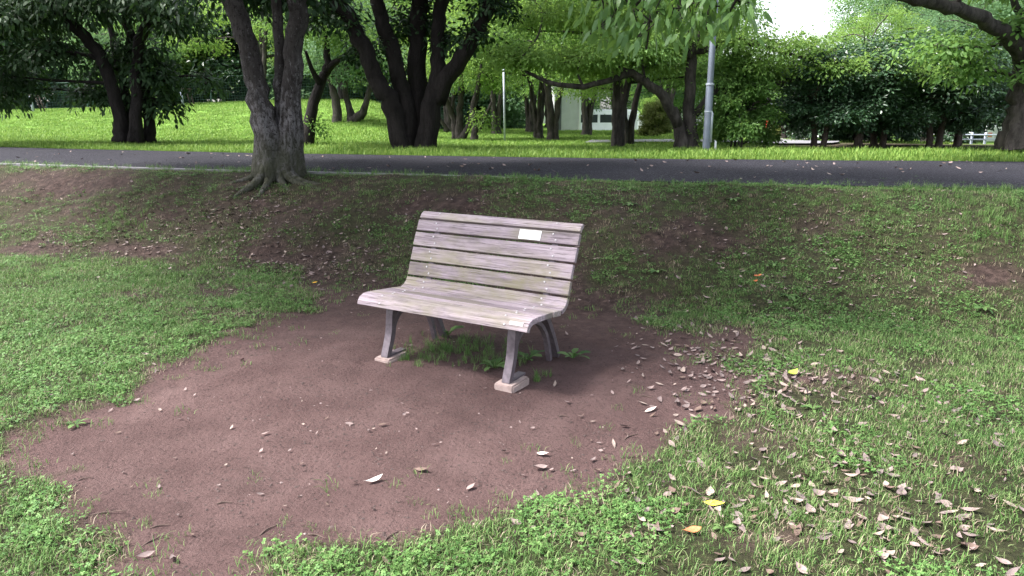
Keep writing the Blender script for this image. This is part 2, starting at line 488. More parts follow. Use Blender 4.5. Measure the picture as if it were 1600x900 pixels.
M = dict(
    ground=ground_mat(), asphalt=asphalt_mat(), wood=wood_mat(),
    iron=plain('dark_iron', (.13, .105, .12), .5, .3, .3, 30, .3),
    concrete=plain('concrete', (.33, .25, .23), .9, 0, .25, 25, .5),
    kerb=plain('kerb_concrete', (.20, .19, .20), .9, 0, .25, 6, .4),
    steel=plain('bolt_steel', (.52, .49, .50), .5, .3, .1, 40, 0),
    plaque=plain('plaque_white', (.80, .79, .78), .35, 0, .04, 30, 0),
    galv=plain('galvanised', (.13, .15, .19), .5, .35, .15, 6, .1),
    galv2=plain('galvanised_pale', (.34, .37, .43), .5, .35, .1, 6, .1),
    white=plain('white_paint', (.72, .73, .75), .5, 0, .06, 4, 0),
    pale=plain('pale_wall', (.55, .55, .58), .8, 0, .08, 3, 0),
    pink=plain('pink_wall', (.62, .56, .60), .8, 0, .06, 3, 0),
    roof=plain('grey_roof', (.12, .12, .14), .7, 0, .15, 3, 0),
    glass=plain('dark_glass', (.03, .035, .045), .12, 0, .1, 2, 0),
    tyre=plain('tyre', (.02, .02, .02), .8, 0, .2, 9, 0),
    red=plain('red_paint', (.55, .02, .03), .4, 0, .05, 4, 0),
    fence=plain('green_fence', (.045, .10, .075), .6, 0, .1, 4, 0),
    bark_grey=bark_mat('bark_grey', (.018, .014, .013), (.068, .059, .057), (.165, .152, .158), 1.12),
    bark_dark=bark_mat('bark_dark', (.009, .007, .0065), (.026, .021, .020)),
    bark_brown=bark_mat('bark_brown', (.045, .032, .027), (.11, .085, .075)),
    bark_mid=bark_mat('bark_mid', (.018, .015, .014), (.095, .080, .075)),
    lf_dark=leaf_mat('leaf_deep', (.010, .026, .011), (.032, .068, .024), (.04, .09, .018), .15),
    lf_chestnut=leaf_mat('leaf_chestnut', (.012, .028, .012), (.040, .072, .03), (.05, .10, .025), .2, .1),
    lf_cherry=leaf_mat('leaf_cherry', (.052, .12, .032), (.155, .27, .075), (.23, .38, .085), .42),
    lf_lime=leaf_mat('leaf_lime', (.065, .135, .033), (.20, .315, .08), (.29, .44, .09), .44),
    lf_cool=leaf_mat('leaf_cool', (.04, .095, .046), (.14, .235, .115), (.20, .33, .13), .38),
    lf_ever=leaf_mat('leaf_evergreen', (.016, .045, .022), (.055, .11, .05), (.05, .11, .03), .15, .5, .35),
    lf_near=leaf_mat('leaf_near', (.055, .125, .035), (.12, .22, .06), (.22, .38, .07), .40, .4, .4, False),
    lf_hedge=leaf_mat('leaf_hedge', (.05, .08, .02), (.16, .17, .05), (.16, .22, .05), .3),
)
M['grass'] = blade_mat('grass_blade', (.040, .095, .022), (.110, .215, .052), (.25, .32, .13))
M['clover'] = blade_mat('clover_leaf', (.045, .115, .028), (.10, .205, .052), (.17, .29, .09))
M['lawn'] = blade_mat('lawn_blade', (.07, .15, .022), (.14, .25, .040), (.25, .34, .075))
M['straw'] = blade_mat('straw_blade', (.12, .085, .055), (.24, .185, .13), (.36, .30, .22), .2)
M['weed'] = blade_mat('weed_leaf', (.035, .08, .022), (.085, .165, .045), (.15, .24, .08))

# ------------------------------------------------------------------ the ground sheet
RNG = np.random.default_rng(7)
def geom(a, b, n): return np.geomspace(1, 1 + abs(b - a), n)[1:] - 1
xs = np.concatenate([(-8 - geom(8, 900, 50))[::-1], np.arange(-8, 8.01, .05), 8 + geom(8, 900, 50)])
ys = np.concatenate([(1.4 - geom(0, 300, 18))[::-1], np.arange(1.4, 9.6, .05), np.arange(9.7, 20, .2), 20 + geom(20, 1200, 55)])
XX, YY = np.meshgrid(xs, ys)
ZZ = H(XX, YY)
bare_v = bare(XX, YY, ZZ)
vv = (YY - near_y(XX)).ravel()
dirt_sd = poly_sd(XX, YY, DIRT)
ZZ = ZZ - 0.025 * sstep(.15, -.3, dirt_sd).reshape(ZZ.shape)                    # the worn hollow is a little lower than the turf
lawn_v = sstep(-.2, .8, (YY - far_y(XX)).ravel())
shade_humus_v = np.clip(.95 * sstep(-2.9, -2.2, vv) * sstep(1, -.1, vv) + .55 * sstep(4.3, 5.6, YY.ravel() + .25 * XX.ravel() + .5 * (fbm(XX, YY, .7, 31).ravel() - .5)), 0, .95)  # canopy shade put into the soil colour: humus bank, earth behind bench
ever = np.exp(-(((XX.ravel() - 9.0 - .3 * (YY.ravel() - 17)) / 4.2) ** 4 + ((YY.ravel() - 17.6) / 2.6) ** 4)) * .95  # shade below the evergreens put in as a dark leaf-litter patch
bare_v = np.maximum(bare_v, ever); shade_humus_v = np.maximum(shade_humus_v, ever)
ny, nx = XX.shape
idx = np.arange(nx * ny).reshape(ny, nx)
quads = np.stack([idx[:-1, :-1], idx[:-1, 1:], idx[1:, 1:], idx[1:, :-1]], -1).reshape(-1, 4)
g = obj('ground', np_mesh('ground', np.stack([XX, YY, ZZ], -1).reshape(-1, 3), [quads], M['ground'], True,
                          dict(bare=bare_v, lawn=lawn_v, damp=shade_humus_v)), kind='structure')

def HG(x, y):
    """height of the ground sheet, worn hollow included"""
    x, y = np.ravel(np.asarray(x, float)), np.ravel(np.asarray(y, float))
    return H(x, y) - 0.025 * sstep(.15, -.3, poly_sd(x, y, DIRT))
def hit(px, py):
    d = ray(px, py); t0, t1 = 1.0, None
    o = np.array([0, 0, CAMH]); ts = np.geomspace(1.5, 40, 40)
    for _ in range(2):
        P = o + d[None] * ts[:, None]
        k = max(1, int(np.argmax(P[:, 2] < H(P[:, 0], P[:, 1]))))
        ts = np.linspace(ts[k - 1], ts[k], 16)
    return P[k]
def HG1(x, y): return float(HG([x], [y])[0])

# asphalt walk on the bank and its kerb
px_ = np.concatenate([np.arange(-60, -14, 1.5), np.arange(-14, 14, .2), np.arange(14, 60, 1.5)])
n0, f0 = near_y(px_) + .03 + .05 * (vnoise(px_, 0 * px_, .5, 3) - .5), far_y(px_) + .10 * (vnoise(px_, 0 * px_ + 5, .4, 6) - .5)
K = 6
rows = []
for i in range(K + 1):
    t = i / K
    yy = n0 * (1 - t) + f0 * t
    rows.append(np.stack([px_, yy, np.full_like(px_, .815) + .03 * math.sin(math.pi * t) + 0.015 * (fbm(px_, yy, 2.0, 9) - .5)], 1))
bot0, bot1 = rows[0] - [0, 0, .12], rows[-1] - [0, 0, .12]
pv = np.concatenate([bot0] + rows + [bot1])
m_ = len(px_)
ii = np.arange(m_ * (K + 3)).reshape(K + 3, m_)
pq = np.stack([ii[:-1, :-1], ii[:-1, 1:], ii[1:, 1:], ii[1:, :-1]], -1).reshape(-1, 4)
obj('path', np_mesh('path', pv, [pq], M['asphalt'], False), kind='structure')
mb = MB()
kx = np.arange(-16, .3, .3)
ky = near_y(kx) - .045
for i in range(len(kx) - 1):
    a, b_ = np.array([kx[i], ky[i]]), np.array([kx[i + 1], ky[i + 1]])
    mid, dv = (a + b_) / 2, b_ - a
    zz = .80 + .012 * (float(vnoise(mid[0], 0, 1.2, 3)) - .5)
    mb.box((mid[0], mid[1], zz - .05), (np.linalg.norm(dv) * .995, .11, .14), math.atan2(dv[1], dv[0]))
mb.build('kerb', M['kerb'], kind='structure')

# small walk leading off between the far trees
def ribbon(name, pts, w, mat, lift=.02):
    P, _ = smooth_line([(x, y, 0) for x, y in pts], [1] * len(pts), 40)
    d = np.gradient(P[:, :2], axis=0); d /= np.linalg.norm(d, axis=1)[:, None]
    nrm = np.stack([-d[:, 1], d[:, 0]], 1)
    cols = [P[:, :2] + nrm * w * s for s in (-.5, -.25, 0, .25, .5)]
    v = np.concatenate([np.stack([c[:, 0], c[:, 1], H(c[:, 0], c[:, 1]) + lift + .03], 1) for c in cols])
    n = len(P); ii = np.arange(n * 5).reshape(5, n)
    q = np.stack([ii[:-1, :-1], ii[:-1, 1:], ii[1:, 1:], ii[1:, :-1]], -1).reshape(-1, 4)
    return obj(name, np_mesh(name, v, [q], mat), kind='structure')
M['walk'] = plain('pale_walk', (.17, .165, .18), .85, 0, .15, 2, .2)
ribbon('footpath', [(2.0, 19.6), (5.0, 18.9), (7.2, 18.6), (8.6, 22), (11.2, 29), (15, 36)], 1.5, M['walk'])

# ------------------------------------------------------------------ the bench
BX, BY, BYAW = -0.2358, 4.5644, math.radians(-30.58)
bench = empty('park_bench', (BX, BY, 0), 'weathered wooden slat park bench with curved iron legs on the bare earth', 'bench', rz=BYAW)
PROFILE = [[(-.302, .862), (-.287, .868), (-.264, .857), (-.241, .829)], [(-.235, .816), (-.203, .747)], [(-.198, .734), (-.160, .648)],
           [(-.155, .635), (-.121, .550)], [(-.117, .537), (-.087, .452)], [(-.083, .439), (-.066, .411), (-.036, .389), (-.006, .381)],
           [(.002, .3815), (.100, .393)], [(.108, .394), (.205, .403)], [(.213, .404), (.306, .4115)],
           [(.313, .412), (.362, .412), (.400, .398), (.420, .376), (.428, .352)]]
def offset(pl, t):
    pl = np.asarray(pl, float); tg = np.gradient(pl, axis=0); tg /= np.linalg.norm(tg, axis=1)[:, None]
    # slats run top -> front; inner side is to the right of the travel direction (behind / below)
    return pl + np.stack([tg[:, 1], -tg[:, 0]], 1) * t
LEGA = .456
rnd = random.Random(3)
bolt_me = None
mb = MB(); mb.lathe([(.0068, 0), (.0064, .0016), (.0045, .0032), (.0005, .004)], seg=10); bolt_me = mb.mesh('bolt', M['steel'], True)
for si, pl in enumerate(PROFILE):
    P = np.asarray(pl, float)
    if len(P) == 2: P = np.array([P[0], P[0] * .67 + P[1] * .33, P[0] * .33 + P[1] * .67, P[1]])
    th = .030 if si < 6 else .034
    inner = offset(P, -th) if False else offset(P, th)
    # choose the side that lies behind / below
    if inner[:, 1].mean() - inner[:, 0].mean() * -1 > 9: pass
    c = P.mean(0); ci = inner.mean(0)
    if (ci - c).dot(np.array([-.8, -.9])) < 0: inner = offset(P, -th)
    ring = np.concatenate([P, inner[::-1]])
    bm = bmesh.new()
    NA = 15
    L0 = .62 + rnd.uniform(-.003, .003)
    rows_ = []
    bow = rnd.uniform(-.002, .002)
    for k in range(NA):
        a = -L0 + 2 * L0 * k / (NA - 1)
        w = bow * math.sin(math.pi * k / (NA - 1)) + rnd.uniform(-.0006, .0006)
        rows_.append([bm.verts.new((a, -(d), z + w)) for d, z in ring])
    nr = len(ring)
    for k in range(NA - 1):
        for j in range(nr):
            bm.faces.new((rows_[k][j], rows_[k][(j + 1) % nr], rows_[k + 1][(j + 1) % nr], rows_[k + 1][j]))
    n2 = nr // 2
    for rr, fl in ((rows_[0], False), (rows_[-1], True)):
        for j in range(n2 - 1):
            f = (rr[j], rr[j + 1], rr[nr - 2 - j], rr[nr - 1 - j])
            bm.faces.new(f if fl else f[::-1])
    bmesh.ops.recalc_face_normals(bm, faces=bm.faces)
    sharp = [e for e in bm.edges if len(e.link_faces) == 2 and e.calc_face_angle(0) > math.radians(50)]
    bmesh.ops.bevel(bm, geom=sharp, offset=.0045, segments=2, profile=.6, affect='EDGES')
    for f in bm.faces: f.smooth = False
    me = bpy.data.meshes.new('slat'); bm.to_mesh(me); bm.free(); me.materials.append(M['wood'])
    sl = obj('slat', me, bench)
    # two bolts over each iron frame
    tg = np.gradient(P, axis=0)
    for s in (-1, 1):
        for k, fr in enumerate((.26, .74)):
            if si == 0 and k == 0: fr = .55
            if si == 0 and k == 1: continue
            t = fr * (len(P) - 1); i0 = min(int(t), len(P) - 2); q = P[i0] * (1 - t + i0) + P[i0 + 1] * (t - i0)
            tn = tg[i0] / np.linalg.norm(tg[i0])
            nrm = np.array([tn[1], -tn[0]])
            if nrm.dot(np.array([.8, .9])) < 0: nrm = -nrm
            bo = obj('bolt', bolt_me, sl, (s * LEGA + rnd.uniform(-.004, .004) + (.012 if k else -.012), -(q[0] + nrm[0] * .001), q[1] + nrm[1] * .001))
            bo.rotation_euler = Vector((0, -nrm[0], nrm[1])).to_track_quat('Z', 'Y').to_euler()

def strip(pl, w0, w1, n=14):
    P, W = smooth_line([(d, z, 0) for d, z in pl], np.linspace(w0, w1, len(pl)), n)
    P = P[:, :2]; tg = np.gradient(P, axis=0); tg /= np.linalg.norm(tg, axis=1)[:, None]
    nn = np.stack([-tg[:, 1], tg[:, 0]], 1)
    return P + nn * W[:, None] / 2, P - nn * W[:, None] / 2
def strip_prism(mb, pl, w0, w1, a0, a1, n=14):
    A, B = strip(pl, w0, w1, n)
    v = [(a, -d, z) for a in (a0, a1) for S in (A, B) for d, z in S]
    q = []
    for i in range(n - 1):
        A0, B0, A1, B1 = i, n + i, 2 * n + i, 3 * n + i
        q += [(A0, A0 + 1, A1 + 1, A1), (B0, B1, B1 + 1, B0 + 1), (A0, B0, B0 + 1, A0 + 1), (A1, A1 + 1, B1 + 1, B1)]
    q += [(0, 2 * n, 3 * n, n), (n - 1, 2 * n - 1, 4 * n - 1, 3 * n - 1)]
    mb.add(v, q)
back = [(-.262, .80), (-.234, .735), (-.194, .642), (-.157, .545), (-.122, .445), (-.095, .39), (-.05, .352), (0, .337), (.1, .346), (.2, .356), (.31, .364), (.37, .358), (.393, .345)]
for s in (-1, 1):
    a0, a1 = s * LEGA - .022, s * LEGA + .022
    mb = MB(); strip_prism(mb, back, .022, .022, a0 + .001, a1 - .001, 40); mb.build('slat_rail', M['iron'], bench)
    mb = MB(); strip_prism(mb, [(.270, .352), (.292, .27), (.312, .15), (.368, .004)], .056, .036, a0 - .004, a1 + .004)
    mb.box((s * LEGA, -.285, .013), (.05, .19, .012)); mb.build('front_leg', M['iron'], bench)
    mb = MB(); strip_prism(mb, [(-.06, .345), (-.125, .25), (-.19, .14), (-.262, -.01)], .040, .030, a0 - .002, a1 + .002); mb.build('rear_leg', M['iron'], bench)
    mb = MB(); strip_prism(mb, [(.318, .11), (.25, .245), (.14, .30), (.01, .285), (-.10, .18), (-.165, -.01)], .026, .026, a0 + .006, a1 - .006, 24); mb.build('arch_brace', M['iron'], bench)
    for d, l in ((.310, .20),):
        bm = bmesh.new(); bmesh.ops.create_cube(bm, size=1)
        bmesh.ops.scale(bm, vec=(.13, l, .13), verts=bm.verts)
        bmesh.ops.bevel(bm, geom=bm.edges[:], offset=.009, segments=2, affect='EDGES')
        for v in bm.verts: v.co += Vector((rnd.uniform(-.002, .002), rnd.uniform(-.002, .002), rnd.uniform(-.002, .002)))
        me = bpy.data.meshes.new('concrete_foot'); bm.to_mesh(me); bm.free(); me.materials.append(M['concrete'])
        obj('concrete_foot', me, bench, (s * LEGA, -d, -.058))
# plaque on the second slat and small tag on the front slat
nrm2 = np.array([.069, .032]); nrm2 /= np.linalg.norm(nrm2)
pc = np.array([-.219, .781]); tt = np.array([-.032, .069]) / np.linalg.norm([-.032, .069])
mb = MB(); c = pc + nrm2 * .003
mb.prism([tuple(c + tt * .031 + nrm2 * .0015), tuple(c - tt * .031 + nrm2 * .0015), tuple(c - tt * .031 - nrm2 * .004), tuple(c + tt * .031 - nrm2 * .004)], .20, .358)
mb.q.append(np.array([(0, 3, 2, 1), (4, 5, 6, 7)]))
pl_o = mb.build('plaque', M['plaque'], bench)
sc_ = obj('screw', bolt_me, pl_o, (.279, -(c + nrm2 * .0015)[0], (c + nrm2 * .0015)[1])); sc_.scale = (.4, .4, .4)
sc_.rotation_euler = Vector((0, -nrm2[0], nrm2[1])).to_track_quat('Z', 'Y').to_euler()
M['tagm'] = plain('tag_metal', (.24, .21, .22), .5, .2, .2, 60, 0)
c0, c1 = np.array([.402, .3975]), np.array([.4195, .379])
nn_ = np.array([c0[1] - c1[1], c1[0] - c0[0]]); nn_ /= np.linalg.norm(nn_)
mb = MB(); mb.prism([tuple(c0 + nn_ * .002), tuple(c1 + nn_ * .002), tuple(c1 - nn_ * .004), tuple(c0 - nn_ * .004)], .50, .59)
mb.q.append(np.array([(0, 3, 2, 1), (4, 5, 6, 7)])); mb.build('maker_tag', M['tagm'], bench)

# ------------------------------------------------------------------ turf
def tuft_mesh(name, rn, n, h0, h1, w, spread, lean, mat):
    V, Q, T, A = [], [], [], []
    for _ in range(n):
        a, r = rn.uniform(0, 6.283), spread * math.sqrt(rn.random())
        bx, by = r * math.cos(a), r * math.sin(a)
        da = rn.uniform(0, 6.283); h = rn.uniform(h0, h1); ln = rn.uniform(.2, 1) * lean * h
        px, py = -math.sin(da) * w / 2, math.cos(da) * w / 2
        dx, dy = math.cos(da), math.sin(da)
        i = len(V)
        V += [(bx + px, by + py, -.01), (bx - px, by - py, -.01), (bx + dx * ln * .4 + px * .8, by + dy * ln * .4 + py * .8, h * .6),
              (bx + dx * ln * .4 - px * .8, by + dy * ln * .4 - py * .8, h * .6), (bx + dx * ln * 1.15, by + dy * ln * 1.15, h * rn.uniform(.72, 1.0))]
        Q.append((i, i + 1, i + 3, i + 2)); T.append((i + 2, i + 3, i + 4))
        A += [rn.random()] * 5
    return np_mesh(name, V, [Q, T], mat, True, dict(v=A))
def clover_mesh(name, rn, n, spread, h, r, mat):
    V, T, A = [], [], []
    for _ in range(n):
        a, rr = rn.uniform(0, 6.283), spread * math.sqrt(rn.random())
        c = Vector((rr * math.cos(a), rr * math.sin(a), rn.uniform(.3, 1) * h)); av = rn.random(); a0 = rn.uniform(0, 6.283)
        tilt = Vector((rn.uniform(-.5, .5), rn.uniform(-.5, .5), 0))
        R_ = r * rn.uniform(.7, 1.2)
        for k in range(3):
            t = a0 + k * 2.094
            i = len(V)
            for u, w in ((0, 0), (.55, -.5), (1.1, -.42), (1.1, .42), (.55, .5)):
                x = R_ * (u * math.cos(t) - w * math.sin(t)); y = R_ * (u * math.sin(t) + w * math.cos(t))
                V.append((c.x + x, c.y + y, c.z + x * tilt.x + y * tilt.y + .15 * R_ * (1 if u == 0 else 0)))
            T += [(i, i + 1, i + 2), (i, i + 2, i + 3), (i, i + 3, i + 4)]; A += [av] * 5
        i = len(V); V += [(c.x * .6 - .001, c.y * .6, -.01), (c.x * .6 + .001, c.y * .6, -.01), (c.x, c.y, c.z)]; T.append((i, i + 1, i + 2)); A += [av] * 3
    return np_mesh(name, V, [T], mat, True, dict(v=A))
def scatter(name, label, cat, P, S, meshes, seed):
    n = len(P)
    rg = np.random.default_rng(seed)
    me = bpy.data.meshes.new(name)
    me.vertices.add(n); me.vertices.foreach_set('co', np.asarray(P, np.float32).ravel())
    rot = np.stack([rg.normal(0, .12, n), rg.normal(0, .12, n), rg.uniform(0, 6.283, n)], 1)
    me.attributes.new('rot', 'FLOAT_VECTOR', 'POINT').data.foreach_set('vector', rot.astype(np.float32).ravel())
    me.attributes.new('scl', 'FLOAT', 'POINT').data.foreach_set('value', np.asarray(S, np.float32))
    me.attributes.new('pick', 'INT', 'POINT').data.foreach_set('value', rg.integers(0, len(meshes), n).astype(np.int32))
    o = obj(name, me, kind='stuff'); tag(o, label, cat)
    col = bpy.data.collections.new(name + '_source')
    for k, mm in enumerate(meshes): col.objects.link(bpy.data.objects.new('%s_tuft' % name, mm))
    ng = bpy.data.node_groups.new(name, 'GeometryNodeTree')
    ng.interface.new_socket('Geometry', in_out='INPUT', socket_type='NodeSocketGeometry')
    ng.interface.new_socket('Geometry', in_out='OUTPUT', socket_type='NodeSocketGeometry')
    gi, go = ng.nodes.new('NodeGroupInput'), ng.nodes.new('NodeGroupOutput')
    ci = ng.nodes.new('GeometryNodeCollectionInfo'); ci.inputs['Collection'].default_value = col
    ci.inputs['Separate Children'].default_value = True; ci.inputs['Reset Children'].default_value = True
    ip = ng.nodes.new('GeometryNodeInstanceOnPoints'); ip.inputs['Pick Instance'].default_value = True
    def na(nm, dt):
        a = ng.nodes.new('GeometryNodeInputNamedAttribute'); a.data_type = dt; a.inputs['Name'].default_value = nm; return a.outputs[0]
    L = ng.links.new
    L(gi.outputs[0], ip.inputs['Points']); L(ci.outputs[0], ip.inputs['Instance'])
    L(na('pick', 'INT'), ip.inputs['Instance Index']); L(na('rot', 'FLOAT_VECTOR'), ip.inputs['Rotation']); L(na('scl', 'FLOAT'), ip.inputs['Scale'])
    L(ip.outputs[0], go.inputs[0])
    md = o.modifiers.new('scatter', 'NODES'); md.node_group = ng
    return o

rn = random.Random(11)
TU = [tuft_mesh('short_grass', rn, 15, .010, .036, .0027, .048, 1.35, M['grass']) for _ in range(5)]
TL = [tuft_mesh('long_grass', rn, 11, .06, .15, .0042, .035, .7, M['grass']) for _ in range(3)]
TS = [tuft_mesh('dry_grass', rn, 9, .008, .028, .0026, .05, 2.2, M['straw']) for _ in range(3)]
TC = [clover_mesh('clover', rn, 12, .06, .026, .0075, M['clover']) for _ in range(4)]
TV = [tuft_mesh('verge_grass', rn, 12, .05, .16, .010, .09, .6, M['lawn']) for _ in range(4)]
TF = [tuft_mesh('lawn_grass', rn, 22, .02, .065, .010, .17, .8, M['lawn']) for _ in range(3)]

N = 225000
x = RNG.uniform(-9, 9, N); y = RNG.uniform(1.2, 10.6, N)
keep = (np.abs(x) < .74 * y + 2.3) & (y < near_y(x) + .02)
x, y = x[keep], y[keep]; z = HG(x, y)
bv = bare(x, y, z)
px, py = to_px(x, y, z)
v = y - near_y(x)
bank = sstep(-2.5, -1.9, v)
clov = np.clip((fbm(x, y, .55, 41) - .52) * 5, 0, .7)
for cx, cy, rx, ry, s in [(620, 880, 200, 24, .7), (150, 790, 140, 90, .9), (380, 480, 60, 22, .9), (400, 840, 120, 24, .9), (330, 560, 120, 30, .5), (180, 520, 280, 70, .55), (60, 610, 160, 60, .6), (200, 330, 110, 22, .7), (1000, 300, 300, 14, .6), (1300, 390, 220, 60, .6), (130, 370, 120, 16, .6), (900, 330, 60, 16, .5), (1450, 480, 150, 40, .5), (520, 340, 80, 20, .4), (600, 440, 50, 22, 1), (1020, 490, 50, 30, .6)]:
    clov = np.maximum(clov, s * np.exp(-(((px - cx) / rx) ** 2 + ((py - cy) / ry) ** 2)))
ac = RNG.random(len(x))
thin = np.clip(1.0 - bank * (.42 - .40 * sstep(900, 1250, px)), 0, 1) * np.clip(1.25 - y / 14, .5, 1) * np.clip(-.25 + 2.2 * fbm(x, y, .30, 71), .10, 1)
thin = thin * (1 - .3 * sstep(950, 1100, px) * sstep(500, 600, py))
edge = np.exp(-np.abs(poly_sd(x, y, DIRT)) / .16) * .10
okg = (ac < edge * bv + (1 - bv) ** 1.3 * thin * (1 - .55 * clov) * .9)
okc = (RNG.random(len(x)) < (1 - bv) ** 1.1 * clov * .66 * np.maximum(thin, .6))
oks = (RNG.random(len(x)) < ((.22 - .12 * bank + .20 * sstep(950, 1100, px) * sstep(520, 640, py)) * (1 - bv) + .35 * bv * (1 - bv) * 4 * .5 + .10 * bank * bv) * thin)
near_px = (py > 200)
scatter('short_grass', 'short trodden green grass around the bare patch and up the bank', 'grass', np.stack([x, y, z], 1)[okg],
        (RNG.uniform(.6, 1.25, len(x)) * (1 + .2 * sstep(4, 9, y)) * (1 - .3 * bank))[okg], TU, 1)
scatter('clover', 'patches of low clover growing in the near turf', 'clover', np.stack([x, y, z], 1)[okc], RNG.uniform(.6, 1.2, len(x))[okc], TC, 2)
scatter('dry_grass', 'dry straw coloured grass bits among the green turf', 'dry grass', np.stack([x, y, z], 1)[oks], RNG.uniform(.6, 1.3, len(x))[oks], TS, 3)
# longer tufts: under the bench, at the kerb, a few on the bank at the right
P, S = [], []
for cx, cy, rx, ry, n, s in [(720, 542, 66, 20, 130, .5), (650, 555, 30, 12, 30, .5), (845, 585, 16, 8, 12, .5), (780, 560, 40, 12, 40, .5), (1550, 350, 70, 45, 80, .65), (1480, 320, 70, 25, 30, .5),
                             (1440, 640, 120, 60, 60, .5), (1200, 780, 200, 80, 90, .45), (700, 880, 250, 20, 50, .4), (170, 350, 60, 16, 60, .6), (430, 268, 90, 5, 110, .5), (820, 281, 80, 3, 70, .5), (1150, 289, 260, 4, 150, .45)]:
    for _ in range(n):
        a = rn.gauss(0, .55), rn.gauss(0, .55)
        q = hit(cx + a[0] * rx, cy + a[1] * ry)
        P.append((q[0], q[1])); S.append(s * rn.uniform(.6, 1.2))
kx = RNG.uniform(-8.5, 6.5, 1500); w_ = fbm(kx, kx * 0, 1.1, 51)
kk = kx[RNG.random(1500) < np.clip((w_ - .42) * 6, .04, 1) * np.where(kx > 0.0, 1, .55)]
for q in kk: P.append((q, near_y(q) - .02 + rn.uniform(-.16, .06))); S.append(rn.uniform(.3, .8))
P = np.array(P); P = np.column_stack([P, HG(P[:, 0], P[:, 1])])
scatter('long_grass', 'longer grass tufts under the bench and along the kerb', 'grass', P, S, TL, 4)
# verge and lawn beyond the walk
N = 16000
x = RNG.uniform(-16, 14, N); y = far_y(x) + .02 + RNG.random(N) ** 1.6 * 3.2
kv = RNG.random(N) > 1.25 * np.exp(-(((x - 9.0 - .3 * (y - 17)) / 4.2) ** 4 + ((y - 17.6) / 2.6) ** 4))
x, y = x[kv], y[kv]; N = len(x)
scatter('verge_grass', 'taller bright grass along the far edge of the walk', 'grass', np.stack([x, y, H(x, y)], 1), RNG.uniform(.45, 1.15, N) * np.where(y - far_y(x) < .3, .7, 1), TV, 5)
N = 52000
t_ = RNG.random(N); y = 14 + 24 * t_ ** 1.1; x = RNG.uniform(-.85, .6, N) * y
k_ = (y > far_y(x) + .8) & (RNG.random(N) > 1.2 * np.exp(-(((x - 9.0 - .3 * (y - 17)) / 4.2) ** 4 + ((y - 17.6) / 2.6) ** 4)))
x, y = x[k_], y[k_]
scatter('lawn_grass', 'bright mown lawn rising to the left behind the walk', 'lawn', np.stack([x, y, H(x, y)], 1), RNG.uniform(.6, 1.3, len(x)), TF, 6)

# ------------------------------------------------------------------ trees
def leaf_arrays(C, Dn, Nn, L, W, fine, rg, curl=.25):
    """C base points, Dn long axes, Nn normals; fine = 6-vert curved leaf, else folded diamond"""
    n = len(C)
    Dn = Dn / (np.linalg.norm(Dn, axis=1)[:, None] + 1e-9)
    S_ = np.cross(Nn, Dn); S_ /= np.linalg.norm(S_, axis=1)[:, None] + 1e-9
    U_ = np.cross(Dn, S_)
    L, W = L[:, None], W[:, None]
    av = rg.random(n)
    if fine:
        k = rg.uniform(.3, 1.2, n)[:, None] * curl
        pts = [C, C + Dn * L * .3 + S_ * W * .46, C + Dn * L * .3 - S_ * W * .46, C + Dn * L * .68 + S_ * W * .40 - U_ * L * k * .45, C + Dn * L * .68 - S_ * W * .40 - U_ * L * k * .45, C + Dn * L - U_ * L * k]
        V = np.stack(pts, 1).reshape(-1, 3); b = np.arange(n)[:, None] * 6
        Q = b + np.array([[1, 2, 4, 3]]); T = np.concatenate([b + np.array([[0, 2, 1]]), b + np.array([[3, 4, 5]])])
        return V, [Q, T], np.repeat(av, 6)
    k = rg.uniform(-.1, .35, n)[:, None]
    pts = [C, C + Dn * L * .45 + S_ * W * .5 + U_ * W * .22, C + Dn * L - U_ * L * k * .5, C + Dn * L * .45 - S_ * W * .5 + U_ * W * .22]
    V = np.stack(pts, 1).reshape(-1, 3); b = np.arange(n)[:, None] * 4
    return V, [np.concatenate([b + np.array([[0, 3, 2]]), b + np.array([[0, 2, 1]])])], np.repeat(av, 4)

def foliage(cl, out, rg, nl, rc, L, W, fine, droop=.3, flat=.35, curl=.25):
    """cl cluster centres, out their outward directions -> leaf mesh arrays"""
    n = len(cl)
    up = np.array([0, 0, 1.])
    nrm = up + out * .45 + rg.normal(0, .28, (n, 3)); nrm /= np.linalg.norm(nrm, axis=1)[:, None]
    cl, nrm, out = np.repeat(cl, nl, 0), np.repeat(nrm, nl, 0), np.repeat(out, nl, 0)
    m = len(cl)
    r = rg.normal(0, 1, (m, 3)); r -= nrm * (r * nrm).sum(1)[:, None] * (1 - flat)
    rr = np.linalg.norm(r, axis=1)[:, None] + 1e-6
    pos = cl + r / rr * (rc * np.sqrt(rg.random(m)))[:, None]
    pos[:, 2] -= droop * rc * (np.linalg.norm(pos - cl, axis=1) / rc) ** 2
    d = r / rr + rg.normal(0, .45, (m, 3)) + out * .3; d[:, 2] -= droop * 1.5
    ln = nrm + rg.normal(0, .35, (m, 3))
    return leaf_arrays(pos, d, ln, L * rg.uniform(.6, 1.2, m), W * rg.uniform(.7, 1.2, m), fine, rg, curl)

def blob_clusters(b, rg, shell=.45, gap=.42):
    c, r, n = np.array(b[:3], float), np.array(b[3:6], float), int(b[6])
    u = rg.normal(0, 1, (n * 2, 3)); u /= np.linalg.norm(u, axis=1)[:, None]
    u[:, 2] = np.where(u[:, 2] < -.25, u[:, 2] * .5, u[:, 2])
    p = u * (rg.random(n * 2) ** shell)[:, None]
    w = c + p * r
    g_ = np.sin(w[:, 0] * 2.9 + c[1]) * np.sin(w[:, 1] * 2.6 + c[0]) + np.sin(w[:, 2] * 3.7 + w[:, 0] * 1.3) * .8
    sel = np.argsort(-(g_ + rg.normal(0, gap * 2, n * 2)))[:n]
    return w[sel], u[sel]

